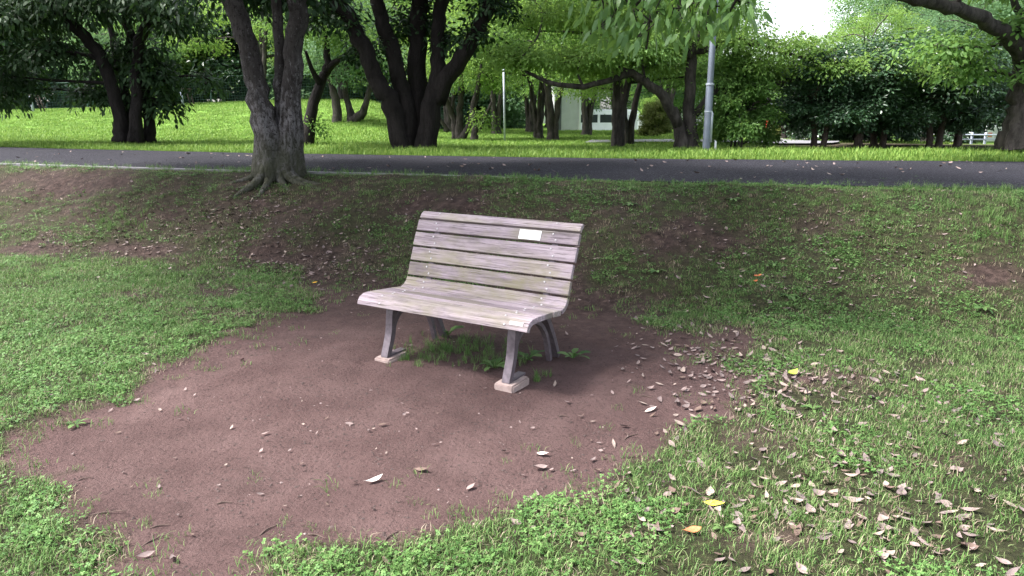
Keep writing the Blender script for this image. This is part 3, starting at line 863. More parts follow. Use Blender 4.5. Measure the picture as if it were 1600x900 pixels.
def build_tree(root, stems, blobs, bark, leafm, seed, nl=26, rc=.32, L=.09, W=.05, fine=False, droop=.3, limb_r=.05, twig=6, flare=.4, limbs=(), seg=12, shell=.45, roots=(), flat=.35, curl=.25, stub=()):
    """stems / limbs: lists of [(x, y, z, r), ...] in the tree's own space; blobs: (x, y, z, rx, ry, rz, clusters)"""
    rg = np.random.default_rng(seed); rn_ = random.Random(seed)
    sk = []
    for st in stems:
        a = np.array(st, float)
        n = max(8, int(np.linalg.norm(a[-1, :3] - a[0, :3]) / .16)); n = min(n, 44)
        P, R_ = smooth_line(a[:, :3], a[:, 3], n)
        P[2:-1] += rg.normal(0, .012, (n - 3, 3)) * (a[0, 3] / .12)
        amp = np.full(n, .05)
        if flare:
            zz = P[:, 2] - P[0, 2]
            fl = np.exp(-zz / (a[0, 3] * 2.2)); R_ = R_ * (1 + flare * fl); amp = .05 + .16 * fl
        mb = MB(); mb.tube(P, R_, seg, .035, rn_, True, (5, amp)); mb.build('trunk', bark, root, smooth=True)
        sk.append(np.column_stack([P, R_]))
    for st in limbs:
        a = np.array(st, float)
        n = max(8, int(np.linalg.norm(a[-1, :3] - a[0, :3]) / .18)); n = min(n, 40)
        P, R_ = smooth_line(a[:, :3], a[:, 3], n)
        P[2:-1] += rg.normal(0, .015, (n - 3, 3))
        mb = MB(); mb.tube(P, R_, 8, .05, rn_); mb.build('limb', bark, root, smooth=True)
        sk.append(np.column_stack([P, R_]))
    for st in stub:
        a = np.array(st, float); P, R_ = smooth_line(a[:, :3], a[:, 3], 10)
        mb = MB(); mb.tube(P, R_, 9, .04, rn_); mb.build('cut_limb', bark, root, smooth=True)
    for st in roots:
        a = np.array(st, float); P, R_ = smooth_line(a[:, :3], a[:, 3], 18)
        mb = MB(); mb.tube(P, R_, 8, .1, rn_); mb.build('root', bark, root, smooth=True)
    SK = np.concatenate(sk)
    V, Fq, Ft, A, n0 = [], [], [], [], 0
    tw = MB()
    for b in blobs:
        c = np.array(b[:3], float)
        cl, out = blob_clusters(b, rg, shell)
        dd = np.linalg.norm(SK[:, :3] - c, axis=1) + np.maximum(0, SK[:, 2] - c[2] + .1) * 1.2 + (SK[:, 3] < .012) * 5
        s = SK[np.argmin(dd)]
        if np.linalg.norm(s[:3] - c) > .25:
            mid = (s[:3] + c) / 2 + rg.normal(0, .12, 3) + np.array([0, 0, .12])
            P, R_ = smooth_line([s[:3], mid, c], [min(s[3] * .7, limb_r), limb_r * .65, limb_r * .35], 8)
            tw.tube(P, R_, 6, .06, rn_)
        for k in rn_.sample(range(len(cl)), min(twig, len(cl))):
            m2 = (c + cl[k]) / 2 + rg.normal(0, .08, 3)
            P, R_ = smooth_line([c, m2, cl[k]], [limb_r * .35, limb_r * .22, .004], 6)
            tw.tube(P, R_, 4, 0, None, False)
        v, f, a = foliage(cl, out, rg, nl, rc, L, W, fine, droop, flat, curl)
        V.append(v); A.append(a)
        if fine: Fq.append(f[0] + n0); Ft.append(f[1] + n0)
        else: Ft.append(f[0] + n0)
        n0 += len(v)
    if tw.n: tw.build('branching', bark, root, smooth=True, kind='stuff')
    me = np_mesh('crown', np.concatenate(V), [np.concatenate(Fq) if Fq else [], np.concatenate(Ft)], leafm, False, dict(v=np.concatenate(A)))
    obj('crown', me, root, kind='stuff')
    return root

def copy_tree(src, loc, rz, sc, label, name=None, mat=None, group=None):
    r = src.copy(); COL.objects.link(r); r.location = [float(q) for q in loc]; r.rotation_euler = (0, 0, rz)
    r.scale = sc if hasattr(sc, '__len__') else (sc, sc, sc)
    r['label'] = label
    if group: r['group'] = group
    for ch in src.children:
        c = ch.copy(); COL.objects.link(c); c.parent = r
        if mat and ch.name.startswith('crown'):
            if mat not in MATMESH.setdefault(ch.data.name, {}):
                c.data = ch.data.copy(); c.data.materials[0] = M[mat]; MATMESH[ch.data.name][mat] = c.data
            c.data = MATMESH[ch.data.name][mat]
    return r
MATMESH = {}

def rel(base, px, py, dy, r):
    """pixel at depth base.y + dy -> point in the tree's own space, with radius"""
    q = D(px, py, base[1] + dy) - base
    return (q[0], q[1], q[2], r)

def based(px, py, z=.8, y=None):
    q = G(px, py, z) if y is None else D(px, py, y)
    q[2] = HG1(q[0], q[1])
    return q

# --- front tree at the top of the bank
B = based(432, 274)
t1 = empty('broadleaf_tree', B, 'grey barked multi-stemmed tree with exposed roots at the near edge of the walk', 'tree')
S = lambda *p: [rel(B, *q) for q in p]
roots = []
for tx, ty, r0 in [(350, 318, .055), (318, 345, .05), (385, 325, .05), (490, 290, .06), (545, 288, .05), (300, 300, .04), (455, 300, .06), (400, 300, .06), (515, 300, .045)]:
    q = hit(tx, ty); q[2] = HG1(q[0], q[1]); e = q - B
    m1, m2 = e * .18, e * .55
    h1, h2 = HG1(B[0] + m1[0], B[1] + m1[1]) - B[2], HG1(B[0] + m2[0], B[1] + m2[1]) - B[2]
    roots.append([(m1[0] * .3, m1[1] * .3, .30, r0 * 1.5), (m1[0] * 1.3, m1[1] * 1.3, h1 + .05, r0 * 1.1), (m2[0], m2[1], h2 - .012, r0 * .62), (e[0], e[1], e[2] - .025, r0 * .3)])
build_tree(t1, [S((424, 282, 0, .165), (415, 200, 0, .145), (404, 150, 0, .125), (392, 90, 0, .115), (373, 30, 0, .115), (355, -30, 0, .11), (330, -140, -.2, .08), (300, -300, -.4, .03)),
                S((447, 282, .05, .15), (452, 210, .05, .135), (455, 150, .05, .112), (459, 80, .05, .106), (467, 20, 0, .11), (473, -50, 0, .10), (480, -180, .2, .07), (500, -320, .4, .02)),
                S((436, 280, .16, .12), (438, 170, .14, .075), (437, 100, .12, .066), (434, 30, .1, .062), (430, -60, .1, .055), (425, -200, .2, .02)),
                S((462, 280, .12, .10), (466, 230, .2, .07), (466, 190, .2, .055), (463, 120, .2, .05), (462, 60, .15, .04))],
           [(-.9, .3, 3.6, 1.7, 1.6, .9, 150), (.9, .5, 3.8, 1.7, 1.6, .9, 150), (0, -1.6, 4.3, 2.0, 1.6, .9, 170), (-2.2, -.6, 4.2, 1.6, 1.6, .9, 130), (0, 0, 5.6, 2.2, 2.2, 1.0, 160),
            (2.4, -1.0, 4.6, 1.6, 1.6, .8, 130), (1.4, -2.4, 4.8, 1.6, 1.2, .7, 120), (-1.8, -1.9, 4.7, 1.6, 1.2, .7, 120), (-.55, .9, 2.35, .55, .6, .28, 40), (.45, .4, 2.30, .5, .6, .22, 26), (-.9, .1, 2.32, .4, .4, .2, 20), (3.4, -1.0, 5.4, 2.0, 1.8, .7, 190), (-4.0, .2, 5.0, 2.0, 1.8, .8, 190), (-5.2, .4, 5.6, 1.8, 1.8, .7, 150), (1.2, 1.2, 5.0, 1.6, 1.6, .8, 150), (-2.4, 1.4, 4.8, 1.6, 1.6, .8, 150), (-.9, -3.6, 5.4, 1.7, 1.3, .5, 130), (-3.6, -2.6, 5.6, 1.7, 1.4, .5, 100), (-.9, -4.4, 5.2, 1.7, 1.3, .5, 170), (.6, -3.6, 5.2, 1.5, 1.2, .5, 120), (-2.6, -3.4, 5.4, 1.5, 1.2, .5, 100)],  # includes out-of-view crown blobs added to shade the bank and bench
           M['bark_grey'], M['lf_dark'], 21, nl=22, rc=.30, L=.12, W=.06, limb_r=.06, twig=12, seg=18, roots=roots, fine=True, flare=.25)

# --- dark five-stemmed tree beyond the walk
B = based(645, 236)
t3 = empty('broadleaf_tree', B, 'dark multi-stemmed tree forking low, on the far verge behind the bench', 'tree')
build_tree(t3, [S((632, 238, 0, .19), (612, 170, -.1, .19), (585, 115, -.2, .165), (560, 60, -.3, .16), (538, 20, -.4, .14), (510, -30, -.5, .12), (470, -140, -.6, .04)),
                S((641, 238, .1, .19), (632, 160, .1, .17), (618, 100, 0, .155), (600, 40, 0, .145), (588, -10, 0, .13), (575, -120, .1, .05)),
                S((652, 238, .2, .19), (652, 150, .3, .20), (652, 80, .3, .18), (655, 0, .3, .165), (660, -120, .3, .06)),
                S((662, 238, 0, .19), (672, 170, 0, .20), (684, 120, 0, .17), (684, 70, 0, .135), (688, 10, .1, .13), (692, -60, .1, .10), (696, -150, .2, .04)),
                S((680, 158, 0, .15), (700, 118, -.1, .155), (728, 80, -.2, .145), (750, 40, -.3, .13), (765, 0, -.4, .12), (785, -60, -.5, .08), (800, -130, -.5, .03))],
           [(-2.3, -.6, 3.5, 1.4, 1.4, .6, 130), (-.9, -.4, 3.6, 1.3, 1.4, .6, 130), (.4, .3, 3.4, 1.4, 1.4, .6, 130), (1.8, -.4, 3.7, 1.3, 1.3, .6, 110), (0, -.6, 4.6, 2.6, 2.2, .9, 190), (0, .5, 5.8, 2.4, 2.4, 1.0, 150),
            (1.65, -.3, 2.75, .55, .5, .32, 26), (1.35, -.3, 2.25, .4, .4, .22, 14), (-1.55, -.2, 2.55, .7, .5, .4, 40), (.05, .5, 2.6, .9, .6, .5, 56), (.75, .2, 2.15, .4, .4, .3, 16), (-1.1, .3, 1.95, .4, .5, .3, 18), (-.5, .2, 2.0, .3, .4, .3, 14),
            (-2.6, .6, 3.0, .8, .7, .4, 46)],
           M['bark_dark'], M['lf_dark'], 22, nl=20, rc=.27, L=.12, W=.062, fine=True, limb_r=.05, twig=10, seg=16, flare=.15)

# --- left chestnut-like tree with low hanging foliage
B = based(205, 221, y=17.6)
t2 = empty('chestnut_tree', B, 'shady tree with clustered trunks and long drooping leaves left of the walk', 'tree')
build_tree(t2, [S((190, 222, 0, .15), (188, 190, 0, .14), (174, 130, -.1, .14), (152, 80, -.2, .13), (115, 40, -.4, .13), (60, -20, -.7, .09), (0, -90, -.9, .03)),
                S((212, 222, -.1, .14), (213, 170, -.1, .125), (213, 110, .1, .13), (220, 60, 0, .12), (240, 10, 0, .10), (262, -60, 0, .04)),
                S((231, 222, .3, .12), (232, 180, .35, .11), (222, 110, .4, .12), (200, 40, .4, .1), (190, -60, .4, .05)),
                S((200, 222, .3, .15), (196, 150, .5, .1), (180, 80, .8, .08), (160, 0, 1.0, .05))],
           [(-3.2, -.6, 2.2, 1.3, 1.2, .7, 120), (-2.2, -.4, 3.0, 1.6, 1.4, .7, 150), (-.6, -.6, 3.2, 1.5, 1.3, .7, 140), (.9, -.3, 3.2, 1.3, 1.3, .6, 120), (-2.6, 0, 1.6, .9, .9, .45, 60), (-3.6, -.4, 3.2, 1.3, 1.3, .8, 110),
            (-.25, .5, 1.15, .5, .35, .4, 30), (-.6, .5, 1.85, .7, .5, .5, 40), (.7, .4, 1.7, .6, .7, .65, 60), (.75, .3, 1.05, .35, .4, .35, 26), (-1.4, -.4, 2.1, .8, .7, .4, 56), (.2, .4, 2.3, .8, .5, .5, 46), (1.5, -.1, 2.75, .6, .7, .4, 36),
            (-1.2, .6, 1.35, .6, .6, .35, 30), (-1, 0, 4.4, 2.6, 2.2, .9, 160), (-3.4, .4, 1.2, .6, .6, .4, 30), (1.7, .5, 1.6, .35, .5, .4, 16)],
           M['bark_dark'], M['lf_chestnut'], 23, nl=15, rc=.34, L=.17, W=.066, fine=True, droop=.5, limb_r=.045, twig=12, seg=14, curl=.3)

# --- slender leaning tree behind the front one
B = based(480, 231)
t4 = empty('broadleaf_tree', B, 'slender leaning dark tree right behind the grey barked front tree', 'tree')
build_tree(t4, [S((478, 233, 0, .13), (484, 190, 0, .125), (494, 150, .1, .115), (506, 118, .2, .10), (512, 100, .2, .085), (508, 60, .3, .06), (500, 10, .4, .03)),
                S((508, 112, .2, .07), (524, 96, .1, .06), (548, 82, 0, .045), (565, 60, 0, .02)), S((500, 130, .1, .06), (488, 110, -.1, .05), (478, 80, -.3, .03))],
           [(.2, .2, 2.6, 1.0, .9, .5, 70), (1.1, .1, 2.35, .8, .7, .4, 50), (.4, .6, 3.4, 1.3, 1.2, .6, 90), (-.5, .4, 2.9, .8, .8, .5, 50), (.15, .05, .5, .16, .18, .35, 14)],
           M['bark_dark'], M['lf_cherry'], 24, nl=20, rc=.28, L=.09, W=.05, limb_r=.03, seg=10)

# --- two small multi-stemmed trees on the lawn
B = based(540, 217)
t5 = empty('broadleaf_tree', B, 'small twin-trunked tree standing alone on the bright lawn slope', 'tree')
build_tree(t5, [S((534, 218, 0, .17), (527, 185, 0, .14), (523, 150, 0, .12), (515, 120, 0, .08), (505, 80, 0, .04)),
                S((547, 218, 0, .16), (548, 195, 0, .14), (546, 170, .1, .10), (540, 140, .2, .08), (545, 90, .3, .04)),
                S((550, 190, 0, .12), (566, 175, -.1, .10), (574, 150, -.2, .08), (585, 110, -.2, .04))],
           [(0, 0, 2.2, 1.5, 1.4, .6, 120), (-.8, .1, 1.7, 1.0, 1.0, .4, 60), (.8, -.1, 1.75, 1.0, 1.0, .4, 60), (.1, .2, 3.0, 1.7, 1.6, .7, 130), (-.2, .3, 3.9, 1.5, 1.4, .7, 90), (.1, -.6, 1.35, .7, .5, .25, 22)],
           M['bark_mid'], M['lf_cool'], 25, nl=22, rc=.30, L=.10, W=.055, limb_r=.035, seg=10)
B = based(727, 220)
t6 = empty('broadleaf_tree', B, 'small many-stemmed tree on the lawn between the dark forked tree and thin pole', 'tree')
build_tree(t6, [S((714, 220, .4, .12), (710, 190, .4, .10), (700, 165, .3, .08), (690, 140, .2, .05)), S((719, 220, .3, .12), (718, 180, .3, .10), (720, 140, .3, .08), (722, 100, .4, .04)),
                S((722, 218, .2, .10), (734, 190, .1, .07), (742, 165, 0, .06), (750, 130, 0, .04)), S((741, 223, -.6, .10), (742, 195, -.6, .09), (738, 170, -.5, .07), (745, 140, -.4, .05), (752, 100, -.3, .03)),
                S((700, 205, .2, .05), (690, 190, .1, .05), (680, 175, 0, .03)), S((748, 205, -.6, .05), (756, 185, -.6, .04), (768, 160, -.6, .03))],
           [(0, 0, 2.2, 1.7, 1.5, .6, 130), (-.9, 0, 1.6, .9, .9, .4, 56), (.8, -.3, 1.6, .9, .9, .4, 56), (.2, .3, 3.1, 1.9, 1.6, .7, 140), (.4, .2, 4.0, 1.6, 1.5, .7, 100), (.5, -.6, .6, .25, .3, .4, 18)],
           M['bark_mid'], M['lf_lime'], 26, nl=22, rc=.30, L=.09, W=.05, limb_r=.03, seg=9)

# --- wide spreading tree by the lamp post
B = based(1066, 238, y=15.4)
t15 = empty('spreading_tree', B, 'wide spreading tree with long level limbs behind the grey lamp post', 'tree')
limbs = [S((1060, 195, 0, .11), (1040, 155, -.2, .10), (1012, 130, -.3, .09), (985, 116, -.3, .085), (950, 126, -.4, .06), (900, 136, -.5, .055), (850, 125, -.5, .045), (800, 100, -.5, .02)),
         S((985, 116, -.3, .07), (972, 106, -.2, .05), (962, 98, -.2, .04), (965, 70, -.2, .02)),
         S((1080, 80, .1, .07), (1105, 78, 0, .055), (1130, 66, 0, .055), (1170, 68, -.1, .05), (1215, 80, -.2, .04), (1270, 92, -.3, .02)),
         S((1165, 68, -.1, .03), (1190, 62, 0, .03), (1230, 72, 0, .015)),
         S((1085, 180, .2, .08), (1115, 145, .2, .075), (1128, 128, .2, .07), (1150, 127, .2, .05), (1220, 128, .1, .05), (1262, 118, 0, .05), (1330, 122, 0, .04), (1400, 122, 0, .03), (1450, 128, 0, .012)),
         S((1077, 90, 0, .06), (1092, 60, 0, .05), (1110, 20, 0, .04), (1130, -40, 0, .02))]
stub = [S((1120, 140, .2, .06), (1132, 122, .15, .065), (1146, 104, .1, .055))]
build_tree(t15, [S((1064, 240, 0, .13), (1064, 215, 0, .12), (1060, 190, 0, .105), (1052, 168, 0, .09)),
                 S((1078, 240, .1, .14), (1079, 210, .1, .125), (1076, 170, .1, .115), (1078, 120, .1, .11), (1080, 90, .1, .10), (1072, 50, .2, .07), (1060, 0, .3, .05), (1040, -80, .4, .02))],
           [(-2.2, -.4, 1.8, .9, .8, .26, 90), (-3.1, -.4, 1.85, 1.0, .9, .28, 95), (-1.2, -.2, 2.05, .9, .9, .3, 90), (-.2, .3, 2.25, .9, .9, .4, 90), (1.0, -.1, 2.2, .7, .8, .26, 60), (2.0, -.2, 2.05, .85, .8, .22, 70),
            (2.7, 0, 1.62, .95, .8, .22, 85), (3.9, 0, 1.66, 1.1, .8, .24, 95), (1.5, .2, 1.75, .7, .7, .24, 50), (4.9, .1, 1.6, .7, .7, .2, 40), (-1.5, .3, 2.75, 1.2, 1.0, .35, 90), (-2.9, .2, 2.7, 1.2, 1.0, .35, 90), (.2, .2, 3.6, 1.4, 1.2, .5, 110),
            (.3, .25, .45, .28, .22, .42, 30), (-1.6, 0, 1.75, .7, .7, .25, 44), (-.6, .2, 1.7, .6, .6, .3, 34)],
           M['bark_mid'], M['lf_lime'], 27, nl=26, rc=.26, L=.085, W=.045, limb_r=.03, limbs=limbs, stub=stub, seg=12, twig=8)

# --- right edge tree with a heavy limb crossing the corner
B = based(1592, 229, y=13.6)
t18 = empty('broadleaf_tree', B, 'thick trunk at the right edge with a heavy limb bending left over the view', 'tree')
build_tree(t18, [S((1592, 232, 0, .24), (1596, 190, 0, .21), (1604, 130, 0, .22), (1612, 80, 0, .21), (1630, 20, .2, .18), (1650, -100, .4, .12), (1660, -260, .5, .03))],
           [(-3.6, -2.0, 3.25, .7, .6, .35, 46), (-2.2, -1.2, 3.4, .9, .8, .4, 70), (-1.0, -.5, 3.0, .8, .7, .3, 50), (0, 0, 3.9, 1.8, 1.6, .7, 130), (-.6, -.4, 2.2, .55, .5, .25, 26), (-1.6, .2, 1.9, .7, .6, .3, 36), (-.9, .3, 1.55, .6, .5, .35, 36), (-2.8, -2.2, 2.85, .5, .5, .22, 20),
            (-1.2, 0, 4.9, 2.4, 2.0, .8, 140), (1.6, 0, 3.4, 1.6, 1.4, .8, 110), (.7, -.2, 2.4, .7, .7, .4, 40), (-.15, -.4, 1.45, .3, .3, .2, 10)],
           M['bark_mid'], M['lf_cherry'], 28, nl=20, rc=.30, L=.13, W=.062, fine=True, limb_r=.04, seg=16,
           limbs=[S((1608, 100, 0, .20), (1588, 72, -.3, .155), (1560, 45, -.6, .125), (1520, 22, -1.0, .115), (1475, 8, -1.4, .105), (1420, -4, -1.9, .095), (1370, -20, -2.4, .05), (1320, -30, -2.8, .02)),
                  S((1612, 60, 0, .09), (1596, 30, .1, .07), (1585, 0, .1, .06), (1570, -60, .2, .02))])

# --- tree standing beside the camera whose low branch hangs into the top of the view
B = np.array([4.9, 3.6, 0.0]); B[2] = HG1(4.9, 3.6)
t0 = empty('chestnut_tree', B, 'overhanging branch with long pointed leaves at the top right of centre', 'tree')
tgt = [(940, 20, 5.6), (985, 10, 5.5), (1030, 0, 5.4), (1080, 5, 5.2), (1130, 0, 5.1), (960, 45, 5.6), (1000, 35, 5.5), (1050, 40, 5.3), (1100, 35, 5.2), (1150, 25, 5.0), (975, -25, 5.6), (1060, -35, 5.4), (1140, -40, 5.1), (1015, 58, 5.4), (925, -10, 5.7)]
blobs = []
for a, b_, yy in tgt:
    q = D(a, b_ - 26, yy) - B; blobs.append((q[0], q[1], q[2], .17, .17, .11, 5))
for a, b_, c_ in [(-1.5, 1, 4.2), (0, 0, 4.6), (-.5, -1.5, 4.4), (1, 1, 4.4), (-2.5, .2, 4.3), (-2.6, 2.2, 4.3), (-1.2, 3.2, 4.4), (-3.2, 4.0, 4.9), (.5, 3.5, 4.6), (-4.4, .6, 5.4), (-6.0, -.6, 5.8), (-3.8, -1.6, 5.4)]:
    blobs.append((a, b_, c_, 1.3, 1.3, .5, 90))  # unseen crown, widened overhead to shade the foreground
build_tree(t0, [[(0, 0, 0, .2), (-.1, 0, 1.2, .17), (-.2, .1, 2.2, .15), (-.1, .2, 3.4, .1), (0, .3, 4.8, .04)]], blobs, M['bark_mid'], M['lf_near'], 29, nl=10, rc=.15, L=.115, W=.036, fine=True, droop=1.0, limb_r=.02, twig=5, curl=.25,
           limbs=[[(-.2, .1, 2.1, .09), (-1.2, .6, 2.55, .06), *S((1230, -60, 4.95, .035)), ] and [(-.2, .1, 2.1, .09), (-1.2, .6, 2.5, .06)] + [tuple(D(1240, -55, 4.95) - B) + (.035,), tuple(D(1130, -25, 5.15) - B) + (.022,), tuple(D(1040, -12, 5.4) - B) + (.014,), tuple(D(960, 5, 5.6) - B) + (.006,)]])

# ------------------------------------------------------------------ background trees: a few grown once, then copied
def park_tree(name, label, loc, seed, leafm, h=6.0, rad=3.0, base=1.2, nb=15, ncl=70, L=.09, W=.05, nl=24, rc=.33, bark='bark_mid', stems=3, rz=.32, tr=.13, droop=.3):
    rn_ = random.Random(seed)
    root = empty(name, loc, label, 'tree')
    st = []
    for k in range(stems):
        a = k * 6.283 / stems + rn_.uniform(-.5, .5); sp = rad * .45
        st.append([(.09 * math.cos(a) * (stems > 1), .09 * math.sin(a) * (stems > 1), -.15, tr), (.12 * math.cos(a), .12 * math.sin(a), base * .7, tr * .85), (sp * .4 * math.cos(a), sp * .4 * math.sin(a), base + (h - base) * .3, tr * .6),
                   (sp * math.cos(a), sp * math.sin(a), base + (h - base) * .75, tr * .2)])
    bl = []
    for k in range(nb):
        f = (k + .5) / nb
        a = k * 2.4 + rn_.uniform(-.4, .4); zz = base + (h - base) * (f * .92 + .1)
        rr = rad * math.sqrt(max(.05, 1 - (f * 1.02 - .15) ** 2 if f > .15 else .85)) * rn_.uniform(.45, .8)
        s = rad * rn_.uniform(.36, .5)
        bl.append((rr * math.cos(a), rr * math.sin(a), zz, s, s, s * rz * rn_.uniform(.8, 1.3), ncl))
    return build_tree(root, st, bl, M[bark], M[leafm], seed, nl=nl, rc=rc, L=L, W=W, limb_r=.045, twig=5, seg=9, droop=droop)

def gz(x, y): return (x, y, Hs(x, y) - .03)
A1 = park_tree('park_tree', 'small park tree with a dark trunk just left of the grey shed', gz(1.13, 20.8), 51, 'lf_lime', 5.6, 2.7, 1.25, 15, 52, tr=.10)
A2 = park_tree('park_tree', 'low forked tree right of the white minibus on the far verge', gz(2.3, 16.4), 52, 'lf_cherry', 4.6, 2.5, 1.1, 14, 52, stems=3, tr=.10)
C1 = park_tree('tall_tree', 'mid green tree in the tall background wood, number two from the left', gz(-30, 41), 53, 'lf_cherry', 13, 4.6, .8, 26, 66, L=.17, W=.10, nl=24, rc=.62, tr=.2, rz=.5)
C2 = park_tree('tall_tree', 'tall blue-green tree with tiered boughs at the top right behind the evergreens', gz(18.4, 33), 54, 'lf_cool', 11.5, 4.4, 1.5, 26, 66, L=.15, W=.09, nl=24, rc=.6, tr=.2, rz=.3)
E1 = park_tree('evergreen_tree', 'dark evergreen nearest the lamp post, right of the winding footpath', gz(6.45, 15.7), 55, 'lf_ever', 2.6, 1.25, .55, 16, 46, L=.10, W=.05, nl=22, rc=.2, stems=2, rz=.75, tr=.07, bark='bark_brown')
K1 = park_tree('shrub', 'leafy bush at the foot of the spreading tree beside the lamp post', gz(4.75, 15.7), 56, 'lf_cherry', 1.75, .85, .12, 16, 50, L=.085, W=.05, nl=18, rc=.17, stems=4, rz=.8, tr=.03)
K1['category'] = 'shrub'

for (x, y, r, s, lab, mat) in [
    (.80, 22.4, 1.0, .92, 'thin dark trunked tree left of the grey shed, nearer the thin pole', 'lf_cherry'),
    (-.62, 27.9, 2.2, 1.1, 'brown trunked tree on the lawn just left of the thin pole', 'lf_cool'),
    (.76, 31.2, 3.0, 1.15, 'pale trunked tree far behind, right of the thin pole', 'lf_cherry'),
    (2.7, 27.0, 4.1, 1.15, 'straight trunked tree just right of the grey shed', 'lf_cool'),
    (-2.6, 31, 5.0, 1.3, 'bright tree on the lawn rise behind the dark forked tree', 'lf_cherry'),
    (6.2, 30, .6, 1.2, 'bright leaved tree behind the spreading tree and lamp post', 'lf_cherry'),
    (12.2, 25.5, 1.9, .75, 'light green tree rising behind the left evergreens', 'lf_lime'),
    (15.2, 26.5, 2.9, .85, 'light green tree rising behind the right evergreens', 'lf_cool'),
    (-7.5, 33.5, 3.7, 1.35, 'bright tree at the lawn crest seen between the front trunks', 'lf_lime')]:
    copy_tree(A1, gz(x, y), r, s, lab, mat=mat)
copy_tree(A2, gz(2.72, 17.6), 2.0, .9, 'second low forked tree, behind the first right of the minibus', mat='lf_lime')
copy_tree(A2, gz(-10.4, 31.5), 1.2, 1.3, 'low bright tree before the fence, left of the grey barked trunk', mat='lf_lime')
copy_tree(A2, gz(-16, 32.5), 3.2, 1.2, 'low leafy tree before the fence behind the drooping tree', mat='lf_cool')
copy_tree(A2, gz(8.4, 23.0), 4.4, .5, 'light leaved tree over the winding footpath', mat='lf_cherry')
for k, (x, y, r, s, mat) in enumerate([(-25, 39, .5, .95, 'lf_cool'), (-20.5, 42, 1.7, 1.0, 'lf_cherry'), (-16.5, 39.5, 2.6, .9, 'lf_lime'), (-12.5, 41, 3.4, 1.0, 'lf_cool'), (-9, 40, 4.4, .92, 'lf_cherry'), (-5, 42, 5.2, 1.05, 'lf_lime'),
                                      (-1.8, 45, .9, .9, 'lf_cool'), (2.4, 48, 2.1, 1.05, 'lf_cherry'), (7, 50, 3.9, 1.1, 'lf_cool'), (11.5, 53, 5.5, .9, 'lf_cherry'), (-35, 44, .9, 1.1, 'lf_cool')]):
    side = ['far left', 'left', 'left', 'left of centre', 'left of centre', 'left of centre', 'centre', 'centre', 'right of centre', 'right of centre', 'outermost left'][k]
    copy_tree(C1, gz(x, y), r, s, '%s tree in the tall background wood, number %s from the left' % ({'lf_cool': 'blue-green', 'lf_cherry': 'mid green', 'lf_lime': 'yellow-green'}[mat], ['three', 'four', 'five', 'six', 'seven', 'eight', 'nine', 'ten', 'eleven', 'twelve', 'one'][k]), mat=mat, group='tall trees of the background wood')
for k, (x, y, r, s, lab) in enumerate([(22.5, 36, 1.1, .95, 'tall tree partly behind the right edge trunk'), (12.0, 60, 2.2, .62, 'distant lower tree under the gap of open sky'), (29, 42, 3.1, 1.0, 'tall tree far out on the right'), (21.5, 62, 4.1, .55, 'distant low tree just right of the sky gap')]):
    copy_tree(C2, gz(x, y), r, s, lab, mat='lf_cool')
for k, (x, y, r, s, lab) in enumerate([(7.3, 15.8, 1.0, 1.0, 'dark evergreen with a pale slim trunk, second from the footpath'), (8.3, 16.9, 2.2, 1.1, 'dark evergreen in the middle of the row, set back'), (9.4, 16.5, 3.2, 1.05, 'dark evergreen with a stout trunk left of the low rail'),
                                      (10.6, 17.6, 4.1, 1.05, 'dark evergreen just left of the white truck'), (15.4, 21.6, 5.0, 1.0, 'dark evergreen beside the right edge trunk'), (9.4, 20.4, 1.6, 1.05, 'dark evergreen at the back behind the left of the row')]):
    copy_tree(E1, gz(x, y), r, (s * 1.05, s * 1.05, s * (.72 + .06 * (k % 3))), lab, group='dark evergreens in a row right of the lamp post')
E1.scale = (1, 1, .74)
E1['group'] = 'dark evergreens in a row right of the lamp post'
for k, (x, y, w) in enumerate([(8.3, 20.5, 'left end'), (9.9, 21.2, 'middle left'), (11.3, 21.6, 'middle right'), (12.6, 21.2, 'right end')]):
    copy_tree(K1, (x, y, Hs(x, y) - .1), k * 1.3, 1.0, 'dark low bush in the shade behind the evergreen row, %s' % w, mat='lf_ever', group='dark bushes behind the evergreens')
copy_tree(K1, gz(4.5, 23.4), 2.3, .62, 'round dark bush beyond the small walk left of the spreading tree', mat='lf_hedge')
copy_tree(K1, gz(9.3, 25.5), 3.3, .62, 'low yellowish bush at the end of the winding footpath', mat='lf_hedge')
copy_tree(K1, gz(16.0, 26.5), .3, .6, 'low yellowish bush behind the low rail at right', mat='lf_hedge')
copy_tree(K1, gz(6.4, 34), .9, .8, 'light bush near the white bollard far behind', mat='lf_lime')

for k, (x, y, r, s, lab) in enumerate([(-28, 37.5, .3, 'first'), (-24, 37, 1.1, 'second'), (-20, 37.6, 2.2, 'third'), (-16, 37, 3.1, 'fourth'), (-12.3, 37.4, 4.2, 'fifth'), (-8.6, 37, 5.1, 'sixth'), (-5, 37.8, .8, 'seventh'), (-1.2, 40, 1.8, 'eighth')] and
                                     [(-30.5 + 3.3 * k, 37.3 + .6 * (k % 2), 1.1 * k, 2.3 + .35 * (k % 3), w) for k, w in enumerate('first second third fourth fifth sixth seventh eighth ninth tenth'.split())]):
    copy_tree(K1, (x, y, Hs(x, y) - .75), r, (s * 1.15, s * 1.15, s), '%s bush from the left in the undergrowth behind the mesh fence' % lab, mat=['lf_cool', 'lf_cherry', 'lf_ever'][k % 3], group='undergrowth behind the fence')
for k in range(14):
    x = -46 + 7.2 * k
    if 20 < x < 31: continue
    copy_tree(C1, gz(x, 66 + 4 * (k % 2)), .7 * k, .95 + .1 * (k % 3), 'tree in the hazy back row of the wood, number %s from the left' % 'one two three four five six seven eight nine ten eleven twelve thirteen fourteen'.split()[k], mat=['lf_cool', 'lf_cherry'][k % 2], group='back row of the wood')

